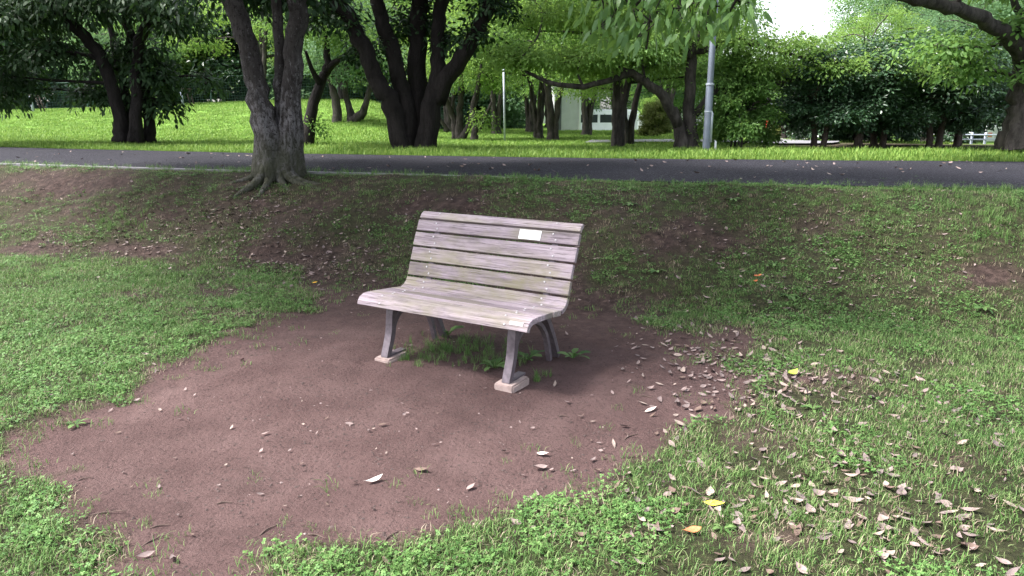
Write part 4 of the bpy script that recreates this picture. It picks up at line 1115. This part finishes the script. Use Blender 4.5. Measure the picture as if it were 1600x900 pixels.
# ------------------------------------------------------------------ posts, vehicles, buildings
q = based(1103, 239)
lamp = empty('lamp_post', q, 'grey steel lamp post with strapped cable guard on the far verge', 'lamp post')
mb = MB(); mb.lathe([(.074, -.1), (.072, 1.28), (.070, 1.285)], seg=20); mb.build('lower_shaft', M['galv'], lamp, smooth=True)
mb = MB(); mb.lathe([(.060, 1.27), (.054, 4.3), (.0, 4.3)], seg=20); mb.build('upper_shaft', M['galv'], lamp, smooth=True)
mb = MB(); mb.lathe([(.068, 1.26), (.080, 1.262), (.080, 1.295), (.058, 1.30)], seg=20); mb.build('collar', M['galv2'], lamp, smooth=False)
mb = MB(); mb.tube([(.062, -.045, .20), (.062, -.045, .6), (.062, -.045, .74), (.048, -.04, .78)], [.026, .026, .026, .016], 10); mb.build('cable_guard', M['galv2'], lamp, smooth=True)
mb = MB(); mb.lathe([(.073, .76), (.078, .762), (.078, .785), (.073, .787)], seg=20); mb.build('strap', M['galv2'], lamp)
mb = MB(); mb.lathe([(.057, 2.55), (.062, 2.552), (.062, 2.575), (.057, 2.577)], seg=20); mb.build('strap', M['galv2'], lamp)
mb = MB(); mb.box((.05, 0, -.01), (.62, .5, .09)); mb.build('concrete_base', M['kerb'], lamp)
mb = MB(); mb.lathe([(.04, 4.28), (.17, 4.34), (.20, 4.5), (.14, 4.66), (0, 4.7)], seg=16); mb.build('lamp_head', M['white'], lamp, smooth=True)
q = based(1117, 239)
st = empty('marker_stake', q, 'short white plastic stake beside the foot of the lamp post', 'stake')
mb = MB(); mb.lathe([(.022, -.1), (.022, .20), (.016, .215)], seg=10); mb.build('shaft', M['white'], st)
mb = MB(); mb.lathe([(.016, .214), (.010, .226), (0, .23)], seg=10); mb.build('cap', M['white'], st)
q = based(789, 223)
pole = empty('thin_pole', q, 'thin pale metal pole on the lawn right of the dark forked tree', 'pole')
top = D(787, 110, q[1])[2] - q[2]
mb = MB(); mb.tube([(0, 0, -.1), (-.015, 0, top / 2), (-.03, 0, top)], .026, 10); mb.build('shaft', M['galv2'], pole, smooth=True)
mb = MB(); mb.lathe([(.030, -.012), (.030, .012), (.012, .03), (0, .032)], (-.03, 0, top), 10); mb.build('cap', M['galv2'], pole, smooth=True)

# grey shed
q = based(886, 204)
shed = empty('shed', (q[0], q[1], q[2]), 'small grey walled shed with white corner posts among the far trees', 'shed', rz=.12)
mb = MB(); mb.box((0, .6, 1.1), (1.12, 1.2, 2.3)); mb.build('wall', M['pale'], shed)
for x in (-.58, .58):
    mb = MB(); mb.box((x, -.02, 1.1), (.09, .09, 2.3)); mb.build('corner_post', M['white'], shed)
mb = MB(); mb.box((-.36, -.012, 1.0), (.16, .03, 2.0)); mb.build('door_gap', M['roof'], shed)
mb = MB(); mb.box((0, .6, 2.31), (1.5, 1.6, .12)); mb.build('roof', M['roof'], shed)

def wheel(parent, x, y, z, r, w):
    mb = MB(); mb.lathe([(r * .6, -w / 2), (r * .93, -w / 2), (r, -w * .35), (r, w * .35), (r * .93, w / 2), (r * .6, w / 2)], seg=18)
    t = mb.build('wheel', M['tyre'], parent, (x, y, z), True); t.rotation_euler = (math.pi / 2, 0, 0)
    mb = MB(); mb.lathe([(0, -w * .45), (r * .62, -w * .4), (r * .62, w * .4), (0, w * .45)], seg=14); mb.build('rim', M['galv2'], t, smooth=True)

def shell(parent, name, side, w, mat, roof_in=.0, belt=None, bev=.03):
    """a vehicle shell: side outline (x, z) carried across the width y, its upper part drawn in by roof_in"""
    bm = bmesh.new(); rows = []
    zmax = max(p[1] for p in side)
    for s in (-1, 1):
        rows.append([bm.verts.new((x, s * (w / 2 - (roof_in * max(0, (z - belt) / (zmax - belt)) if belt is not None else 0)), z)) for x, z in side])
    n = len(side)
    for j in range(n): bm.faces.new((rows[0][j], rows[0][(j + 1) % n], rows[1][(j + 1) % n], rows[1][j]))
    bm.faces.new(rows[0][::-1]); bm.faces.new(rows[1])
    bmesh.ops.recalc_face_normals(bm, faces=bm.faces)
    if bev: bmesh.ops.bevel(bm, geom=bm.edges[:], offset=bev, segments=2, affect='EDGES')
    me = bpy.data.meshes.new(name); bm.to_mesh(me); bm.free(); me.materials.append(mat)
    return obj(name, me, parent)

def pane(parent, name, x0, x1, z0, z1, y, mat, t=.012):
    mb = MB(); mb.box(((x0 + x1) / 2, y, (z0 + z1) / 2), (x1 - x0, t, z1 - z0)); return mb.build(name, mat, parent)

# white minibus
vx = D(934, 190, 46); vz = Hs(vx[0], 46)
bus = empty('minibus', (vx[0] + .6, 46, vz), 'white minibus with dark side windows parked beyond the far trees', 'minibus')
bus.rotation_euler = (0, 0, .05)
shell(bus, 'body', [(-2.3, .3), (2.2, .3), (2.3, .8), (2.15, 1.2), (1.75, 1.95), (1.5, 2.02), (-2.2, 2.02), (-2.3, 1.8)], 1.7, M['white'], .12, 1.1, .05)
for a, b_ in ((-2.1, -1.5), (-1.35, -.75), (-.6, .1), (.25, .95)):
    w = pane(bus, 'window', a, b_, 1.25, 1.72, -.80, M['glass']); w.rotation_euler = (0, 0, 0)
pane(bus, 'door', 1.08, 1.65, .5, 1.7, -.835, M['pale'])
for x in (-1.5, 1.4):
    for y in (-.8, .8): wheel(bus, x, y, .3, .3, .2)
for z in (.6,): pane(bus, 'bumper', -2.32, -2.2, .35, .6, 0, M['roof'], 1.5)

# white car with red tail light beyond the footpath
vx = D(1226, 205, 40); vz = Hs(vx[0], 40)
car = empty('parked_car', (vx[0] + 1.2, 40, vz), 'white parked car showing a red tail light at the end of the footpath', 'car')
shell(car, 'body', [(-1.9, .35), (1.9, .3), (1.95, .7), (1.0, .9), (-1.75, .95), (-1.95, .8)], 1.6, M['white'], 0, None, .06)
shell(car, 'cabin', [(-1.7, .92), (1.05, .88), (.45, 1.42), (-1.35, 1.45)], 1.5, M['white'], .16, .95, .04)
pane(car, 'window', -1.35, -.55, 1.0, 1.33, -.70, M['glass']); pane(car, 'window', -.45, .5, 1.0, 1.33, -.70, M['glass'])
for y in (-.66, .66):
    mb = MB(); mb.box((-1.93, y, .86), (.10, .30, .36)); mb.build('tail_light', M['red'], car)
for x in (-1.2, 1.25):
    for y in (-.74, .74): wheel(car, x, y, .29, .29, .18)

# white box truck at the right
vx = D(1533, 210, 44); vz = Hs(vx[0], 44)
tr_ = empty('box_truck', (vx[0] + .5, 44, vz), 'small white box truck parked behind the low rail at right', 'truck')
shell(tr_, 'cab', [(-1.75, .3), (-.75, .3), (-.75, 1.5), (-1.25, 1.52), (-1.6, 1.0), (-1.75, .9)], 1.45, M['white'], .1, .9, .03)
shell(tr_, 'cargo_box', [(-.68, .5), (1.7, .5), (1.7, 1.55), (-.68, 1.55)], 1.5, M['white'], 0, None, .02)
pane(tr_, 'window', -1.4, -.85, 1.0, 1.38, -.71, M['glass'])
pane(tr_, 'side_panel', -.2, .65, .7, 1.42, -.758, M['pale'])
mb = MB(); mb.box((-.45, -.755, 1.05), (.24, .012, .26)); mb.build('marker_light', plain('orange_lens', (.6, .2, .12), .4, 0, .05, 4, 0), tr_)
mb = MB(); mb.box((.4, 0, .42), (2.6, .7, .14)); mb.build('chassis', M['roof'], tr_)
for x in (-1.2, 1.1):
    for y in (-.66, .66): wheel(tr_, x, y, .28, .28, .18)

# low rail in front of the truck
q0, q1 = based(1496, 223), based(1580, 222)
rail = empty('low_rail', q0, 'low pale two-bar rail between the evergreens and right edge trunk', 'rail')
L_ = q1 - q0; n_ = 4
for k in range(n_ + 1):
    p_ = L_ * k / n_
    mb = MB(); mb.lathe([(.032, -.2), (.032, .30 if k else .52), (.02, .31 if k else .54)], (p_[0], p_[1], Hs(q0[0] + p_[0], q0[1] + p_[1]) - q0[2]), 8); mb.build('post', M['galv2'], rail, smooth=True)
for z in (.12, .24):
    mb = MB(); mb.tube([(0, -.03, z), (L_[0] / 2, L_[1] / 2 - .03, z + (Hs(q0[0] + L_[0] / 2, q0[1] + L_[1] / 2) - q0[2])), (L_[0], L_[1] - .03, z + Hs(q1[0], q1[1]) - q0[2])], .022, 8); mb.build('bar', M['galv2'], rail, smooth=True)

# white bollard far behind
q = based(1003, 207)
bo = empty('bollard', q, 'stubby white bollard beside the light bush far behind', 'bollard')
mb = MB(); mb.lathe([(.15, -.1), (.15, .55), (.13, .62)], seg=14); mb.build('post', M['white'], bo, smooth=True)
mb = MB(); mb.lathe([(.13, .62), (.08, .68), (0, .70)], seg=14); mb.build('cap', M['white'], bo, smooth=True)

# houses beyond the park
def house(loc, w, d, h, rz, label, wallm, cols, rowsz):
    r = empty('house', loc, label, 'house', rz=rz)
    mb = MB(); mb.box((0, 0, h / 2), (w, d, h)); mb.build('wall', wallm, r)
    mb = MB(); o = .4
    mb.add([(-w / 2 - o, -d / 2 - o, h), (w / 2 + o, -d / 2 - o, h), (w / 2 + o, d / 2 + o, h), (-w / 2 - o, d / 2 + o, h), (-w / 2 - o, 0, h + 1.6), (w / 2 + o, 0, h + 1.6)], [(0, 1, 5, 4), (2, 3, 4, 5), (3, 2, 1, 0)], [(0, 4, 3), (1, 2, 5)])
    mb.build('roof', M['roof'], r)
    for z in rowsz:
        for k in range(cols):
            x = -w / 2 + w * (k + .5) / cols
            mb = MB(); mb.box((x, -d / 2 - .01, z), (1.1, .06, 1.0)); f = mb.build('window', M['white'], r)
            mb = MB(); mb.box((x, -d / 2 - .045, z), (.95, .03, .85)); mb.build('pane', M['glass'], f)
    return r
hx = D(1015, 185, 72)
house((hx[0] + .5, 72, -.4), 8, 7, 5.6, -.1, 'pale pinkish house seen through the trees left of the spreading trunk', M['pink'], 3, (1.6, 4.2))
hx = D(1560, 185, 80)
house((hx[0], 80, -.6), 12, 8, 5.2, .1, 'pale grey house far off behind the white truck', M['pale'], 4, (1.6, 4.0))
hx = D(1225, 190, 75)
house((hx[0], 75, -.6), 7, 7, 2.8, 0, 'low white building beyond the end of the footpath', M['white'], 3, (1.6,))
hx = D(850, 185, 66)
house((hx[0], 66, -.6), 9, 7, 3.2, 0, 'pale low building far behind the grey shed', M['pale'], 4, (1.7,))

# green mesh fence along the lawn crest, one thing with posts, rails and panels
fy = lambda x: 35.0 - .06 * (x + 12)
f0 = np.array([-30.0, fy(-30), 0]); f0[2] = Hs(f0[0], f0[1])
fen = empty('mesh_fence', f0, 'dark green wire mesh fence along the crest of the lawn before the wood', 'fence')
pan = MB()
for z in np.arange(.08, 1.16, .12): pan.box((1.0, 0, z), (2.0, .010, .010))
for x in np.arange(.06, 2.0, .12): pan.box((x, 0, .6), (.008, .008, 1.15))
pan_me = pan.mesh('mesh_panel', M['fence'])
pm = MB(); pm.lathe([(.03, -.2), (.03, 1.25), (0, 1.27)], seg=8); post_me = pm.mesh('post', M['fence'], True)
rm = MB(); rm.tube([(0, 0, 1.2), (2, 0, 1.2)], .02, 6); rail_me = rm.mesh('top_rail', M['fence'], True)
x = -30.0
while x < -2.5:
    a, b_ = np.array([x, fy(x)]), np.array([x + 2, fy(x + 2)])
    za, zb = Hs(*a), Hs(*b_)
    for nm, me in (('post', post_me), ('mesh_panel', pan_me), ('top_rail', rail_me)):
        o = obj(nm, me, fen, (a[0] - f0[0], a[1] - f0[1], za - f0[2] + (.0 if nm == 'post' else .0)))
        if nm != 'post': o.rotation_euler = (0, -math.atan2(zb - za, 2), math.atan2(b_[1] - a[1], 2))
    x += 2
for px0, py0, lab in ((52, 168, 'pale propped stake on the lawn crest at far left'), (287, 166, 'pale propped stake on the lawn crest left of the grey barked tree')):
    q = D(px0, py0, 30.5); q[2] = Hs(q[0], q[1])
    s_ = empty('tree_stake', q, lab, 'stake')
    mb = MB(); mb.tube([(0, 0, -.2), (-.03, 0, .3), (-.06, 0, .72)], .05, 8); mb.build('post', M['galv2'], s_, smooth=True)
    for k in (.16, .3):
        mb = MB(); mb.tube([(k + .12, .1, -.1), (k - .02, 0, .66)], .03, 6); mb.build('prop', M['bark_brown'], s_, smooth=True)
    mb = MB(); mb.tube([(-.1, -.04, .66), (.42, -.04, .64)], .022, 6); mb.build('cross_bar', M['bark_brown'], s_, smooth=True)

# ------------------------------------------------------------------ fallen leaves, twigs, weeds, crumbs
rn = random.Random(77); rg = np.random.default_rng(77)
def leaf_col(name, c): return plain(name, c, .75, 0, .25, 60, .2)
LM = [leaf_col('dead_leaf_pale', (.205, .15, .14)), leaf_col('dead_leaf_grey', (.135, .10, .095)), leaf_col('dead_leaf_brown', (.11, .07, .055)), leaf_col('dead_leaf_tan', (.26, .20, .17))]
M['lf_orange'] = leaf_col('dead_leaf_orange', (.50, .13, .05)); M['lf_yellow'] = leaf_col('dead_leaf_yellow', (.72, .62, .05)); M['lf_white'] = leaf_col('dead_leaf_white', (.78, .72, .66)); M['lf_green'] = leaf_col('fallen_leaf_green', (.30, .38, .05)); M['lf_amber'] = leaf_col('dead_leaf_amber', (.70, .36, .03))
def dead_leaf(L, W, curl, twist, cup):
    n = 7; V, Q = [], []
    prof = [.03, .55, .9, 1.0, .85, .5, .02]
    for i in range(n):
        t = i / (n - 1); x = (t - .5) * L; w = prof[i] * W / 2; zc = curl * (t - .45) ** 2 * L * 2; a = twist * (t - .5)
        for s in (-1, 0, 1):
            y = s * w; z = zc + cup * abs(s) * w + (0 if s else -.0)
            V.append((x, y * math.cos(a) - (z - zc) * math.sin(a), zc + y * math.sin(a) + (z - zc) * math.cos(a)))
        if i: Q += [(3 * i - 3, 3 * i - 2, 3 * i + 1, 3 * i), (3 * i - 2, 3 * i - 1, 3 * i + 2, 3 * i + 1)]
    V = np.array(V); V[:, 2] -= V[:, 2].min()
    # thin solid stalk
    i0 = len(V); V = np.concatenate([V, [(-L * .5, -.001, V[0][2]), (-L * .5, .001, V[0][2]), (-L * .66, 0, V[0][2] + .004)]])
    return V, np.array(Q), np.array([(i0, i0 + 1, i0 + 2)])
DL = []
for k in range(8):
    V, Q, T = dead_leaf(rn.uniform(.07, .11), rn.uniform(.026, .052), (rn.uniform(-.05, .2) if k % 2 else rn.uniform(.25, .7)), rn.uniform(-.7, .7), rn.uniform(-.1, .2) if k % 2 else rn.uniform(.2, .7))
    DL.append((V, Q, T))
DLM = [[np_mesh('fallen_leaf', V, [Q, T], m, True) for m in LM] for V, Q, T in DL]

def leaf_at(x, y, me, label, group, s=1.0, lift=.012):
    o = obj('fallen_leaf', me); o.location = (x, y, HG1(x, y) + lift); o.rotation_euler = (rn.gauss(0, .25), rn.gauss(0, .25), rn.uniform(0, 6.283)); o.scale = (s, s, s)
    tag(o, label, 'leaf', group); return o
zones = [(1330, 790, 280, 110, 95, 'dead leaf lying in the grass at lower right', 'dead leaves in the lower right grass'),
         (1230, 590, 160, 38, 75, 'dead leaf in the litter band right of the bare earth', 'dead leaves along the right edge of the earth'),
         (1080, 535, 95, 32, 28, 'dead leaf on the dark soil behind right of the bench', 'dead leaves behind right of the bench'),
         (1300, 450, 220, 60, 30, 'dead leaf on the grassy bank at right', 'dead leaves on the right bank'),
         (480, 425, 130, 30, 34, 'leaf at the bank foot left of the bench', 'dead leaves left of the bench'),
         (720, 690, 330, 90, 9, 'single leaf lying on the open bare earth', 'lone leaves on the bare earth'),
         (330, 872, 220, 14, 3, 'dead leaf in the turf along the bottom left edge', 'dead leaves along the bottom left')]
small = MB(); smq = []
cnt = 0
LV = {k: ([], [], []) for k in range(4)}
def stuff_leaf(x, y, s):
    k = rn.choices(range(4), (4, 3, 2, 1.5))[0]; V, Q, T = rn.choice(DL)
    a = rn.uniform(0, 6.283); tx, ty = rn.gauss(0, .3), rn.gauss(0, .3)
    R_ = np.array((Matrix.Rotation(a, 3, 'Z') @ Matrix.Rotation(tx, 3, 'X') @ Matrix.Rotation(ty, 3, 'Y')))
    vs, qs, ts = LV[k]; n = sum(len(q) for q in vs)
    vs.append((V * s) @ R_.T + np.array([x, y, (HG1(x, y) + .010) if not near_y(x) < y < far_y(x) else .822 + .03 * math.sin(math.pi * (y - near_y(x)) / (far_y(x) - near_y(x)))])); qs.append(Q + n); ts.append(T + n)
for cx, cy, rx, ry, n, lab, grp in zones:
    for _ in range(n):
        a, b_ = rn.gauss(0, .6), rn.gauss(0, .6)
        if cy + b_ * ry > 890: continue
        q = hit(cx + a * rx, max(cy + b_ * ry, 300))
        ci = rn.choices(range(4), (4, 3, 1.5, 1.5))[0]
        sz = rn.uniform(.42, .8); vi = rn.randrange(8) if cy > 760 or rn.random() < .3 else rn.choice((1, 3, 5, 7))
        word = ('small ' if sz < .6 else 'large ' if sz > .74 else '') + ('flat ' if vi % 2 else 'curled ') + ('pinkish ', 'greyish ', 'dark brown ', 'light tan ')[ci]
        leaf_at(q[0], q[1], DLM[vi][ci], word + lab, grp, sz * (1.15 if cy > 700 else .9))
for cx, cy, rx, ry, n, s in [(1330, 780, 330, 120, 240, .55), (1230, 590, 190, 45, 200, .6), (1110, 545, 110, 45, 90, .55), (1300, 440, 280, 80, 120, .55), (470, 420, 180, 40, 260, .5), (180, 390, 150, 22, 130, .5), (370, 340, 60, 16, 60, .6),
                             (900, 350, 500, 60, 160, .4), (600, 700, 500, 120, 90, .28), (400, 330, 400, 50, 160, .4), (150, 560, 150, 80, 60, .4), (1500, 640, 120, 60, 50, .5), (1000, 265, 700, 16, 150, .7), (300, 246, 400, 10, 70, .7), (1250, 640, 260, 90, 160, .4), (900, 400, 700, 70, 480, .4), (420, 370, 300, 50, 520, .45), (400, 300, 60, 20, 60, .5), (800, 330, 500, 40, 260, .35), (1350, 350, 300, 60, 160, .38)]:
    for _ in range(n):
        q = hit(cx + rn.gauss(0, .6) * rx, max(cy + rn.gauss(0, .6) * ry, 300 if cy > 300 else 236))
        stuff_leaf(q[0], q[1], s * rn.uniform(.5, 1.3))
for k, (vs, qs, ts) in LV.items():
    o = obj('leaf_litter', np_mesh('leaf_litter', np.concatenate(vs), [np.concatenate(qs), np.concatenate(ts)], LM[k], True), kind='stuff'); tag(o, ['pale pinkish leaf litter scattered over turf and soil', 'greyish leaf litter scattered over turf and soil', 'dark brown leaf litter scattered over turf and soil', 'light tan leaf litter scattered over turf and soil'][k], 'leaf litter')
# leaves that stand out
q = [(585, 746, 'lf_white', .8, 'curled white leaf on the bare earth in the foreground', 0), (1116, 791, 'lf_yellow', .95, 'bright yellow leaf in the grass at lower right', 1), (1082, 836, 'lf_orange', .8, 'orange brown leaf in the grass near the bottom edge', 2),
     (1184, 435, 'lf_orange', .95, 'larger orange leaf on the right bank', 3), (1180, 442, 'lf_orange', .7, 'smaller orange leaf just below the larger one on the bank', 4), (492, 444, 'lf_amber', .8, 'amber leaf on the soil left of the bench', 5),
     (1238, 588, 'lf_green', 1.1, 'yellow-green leaf in the litter right of the earth', 6), (1017, 638, 'lf_white', .95, 'large pale leaf on the earth right of the bench', 7), (848, 707, 'lf_white', .7, 'pale narrow leaf on the earth below the right bench leg', 1)]
for px, py, mm, s, lab, k in q:
    p = hit(px, py); V, Q, T = DL[k]; s = s * .95
    lo = leaf_at(p[0], p[1], np_mesh('fallen_leaf', V, [Q, T], leaf_col('pale_leaf', (.55, .44, .40)) if (mm == 'lf_white' and px != 585) else M[mm], True), lab, None, s, .012); lo.rotation_euler = (.1, -.08, rn.uniform(-.5, .7))
# twigs
M['twig'] = plain('twig', (.085, .055, .045), .9, 0, .3, 30, .3)
tw_px = [(162, 800, .16, 'twig on the earth at lower left near the turf edge'), (248, 815, .07, 'short upright-lying twig at lower left of the earth'), (495, 830, .08, 'short dark twig near the bottom edge of the earth'), (985, 672, .11, 'dark twig on the earth below the litter band'), (1110, 553, .22, 'long dark stick among leaves right of the bench'),
         (130, 740, .06, 'tiny stick at the left end of the earth'), (420, 815, .10, 'pale thin twig near the bottom of the earth'), (610, 830, .09, 'slanting thin twig by the bottom turf edge'), (1010, 612, .07, 'little twig right of the right bench leg'), (240, 838, .12, 'twig lying along the bottom left turf'), (880, 640, .05, 'tiny twig below the right bench leg'), (350, 775, .06, 'small thin twig left of the white leaf')]
for px, py, L_, lab in tw_px:
    p = G(px, py, 0); a = rn.uniform(-.6, 1.2)
    o = MB(); k_ = [(-L_ / 2, 0, 0), (-L_ * .1, L_ * .04, .004), (L_ / 2, -.01, .002)]
    P_, R_ = smooth_line(k_, [.0035, .003, .0015], 8); o.tube(P_, R_, 6, .15, rn)
    if L_ > .1: o.tube([(0, .01, .003), (L_ * .12, .03, .006), (L_ * .2, .045, .004)], [.002, .0015, .001], 5)
    e = o.build('twig', M['twig']); e.location = (p[0], p[1], HG1(p[0], p[1]) + .001); e.rotation_euler = (0, 0, a); tag(e, lab, 'twig')
# earth crumbs and stones
N = 9500
a = rg.random((N * 3, 2)); cx = DIRT[:, 0].min() + a[:, 0] * np.ptp(DIRT[:, 0]); cy = DIRT[:, 1].min() + a[:, 1] * np.ptp(DIRT[:, 1])
k_ = (poly_sd(cx, cy, DIRT) < .25) & (fbm(cx, cy, .5, 61) + rg.normal(0, .12, N * 3) > .5)
cx, cy = cx[k_][:N], cy[k_][:N]; cz = HG(cx, cy)
oct_ = np.array([(1, 0, 0), (-1, 0, 0), (0, 1, 0), (0, -1, 0), (0, 0, 1), (0, 0, -1)], float)
of = np.array([(0, 2, 4), (2, 1, 4), (1, 3, 4), (3, 0, 4), (2, 0, 5), (1, 2, 5), (3, 1, 5), (0, 3, 5)])
s_ = (.0022 + .006 * rg.random(len(cx)) ** 4)[:, None, None]
V = oct_[None] * s_ * rg.uniform(.5, 1.4, (len(cx), 6, 1)) * np.array([1.3, 1.1, .7]) + np.stack([cx, cy, cz + .001], 1)[:, None]
T = (of[None] + (np.arange(len(cx)) * 6)[:, None, None])
nd_ = int(len(cx) * .975)
for nm, sl, mt, lab in (('soil_crumb', slice(0, nd_), plain('crumb', (.055, .036, .033), .95, 0, .3, 5, 0), 'dark soil crumbs scattered over the bare earth'), ('grit', slice(nd_, None), plain('grit', (.24, .18, .17), .9, 0, .3, 5, 0), 'pale grit scattered over the bare earth')):
    vv_ = V[sl].reshape(-1, 3); tt_ = of[None] + (np.arange(len(vv_) // 6) * 6)[:, None, None]
    o = obj(nm, np_mesh(nm, vv_, [tt_.reshape(-1, 3)], mt), kind='stuff'); tag(o, lab, 'grit')
# broad-leaved weeds
def weed(px, py, z, n, L, label, up=.5):
    p = hit(px, py)
    r = empty('weed', (p[0], p[1], HG1(p[0], p[1])), label, 'weed')
    for k in range(n):
        a = k * 2.4 + rn.uniform(-.3, .3); l = L * rn.uniform(.6, 1.1); w = l * rn.uniform(.28, .4); u_ = up * rn.uniform(.6, 1.3)
        V, Q, A = [], [], []
        pr = [.10, .35, .6, .95, 1.0, .7, .08]
        av = rn.random()
        for i in range(7):
            t = i / 6; x = l * t * math.cos(u_ * (1 - .9 * t)) + .004; z_ = l * (math.sin(u_) * t * 1.25 - .55 * t * t)
            jag = 1 + (.25 if i % 2 else -.15)
            for s in (-1, 0, 1): V.append((x, s * w / 2 * pr[i] * jag, z_ + (.10 * w * pr[i] if s else 0) + .004)); A.append(av)
            if i: Q += [(3 * i - 3, 3 * i - 2, 3 * i + 1, 3 * i), (3 * i - 2, 3 * i - 1, 3 * i + 2, 3 * i + 1)]
        o = obj('leaf', np_mesh('leaf', V, [Q], M['weed'], True, dict(v=A)), r); o.rotation_euler = (rn.gauss(0, .15), 0, a)
    return r
weed(772, 570, 0, 9, .11, 'broad-leaved weed in front left of the right bench leg', .8)
weed(895, 556, 0, 8, .11, 'bright broad-leaved weed right of the bench on the earth', .9)
weed(825, 560, 0, 7, .12, 'dark broad-leaved weed just behind the right bench leg', .9)
weed(700, 520, 0, 6, .14, 'weed with long leaves in the shade under the bench', 1.2)
weed(1232, 466, .3, 9, .10, 'pale rosette weed on the right bank, left of two')
weed(1535, 486, .2, 9, .11, 'pale rosette weed on the right bank near the edge')
weed(1025, 425, .3, 8, .09, 'small star-shaped weed on the bank right of the bench')
weed(1145, 315, .6, 8, .09, 'pale weed high on the bank below the walk')
weed(985, 322, .6, 8, .10, 'flat pale weed near the bank top right of the bench')
weed(1210, 415, .4, 8, .08, 'little green weed beside the orange leaves')
weed(1270, 640, 0, 7, .07, 'small weed in the right turf below the litter band')
weed(118, 660, 0, 7, .06, 'small weed at the left turf edge')
weed(1130, 830, 0, 6, .06, 'small broad weed in the bottom right turf')
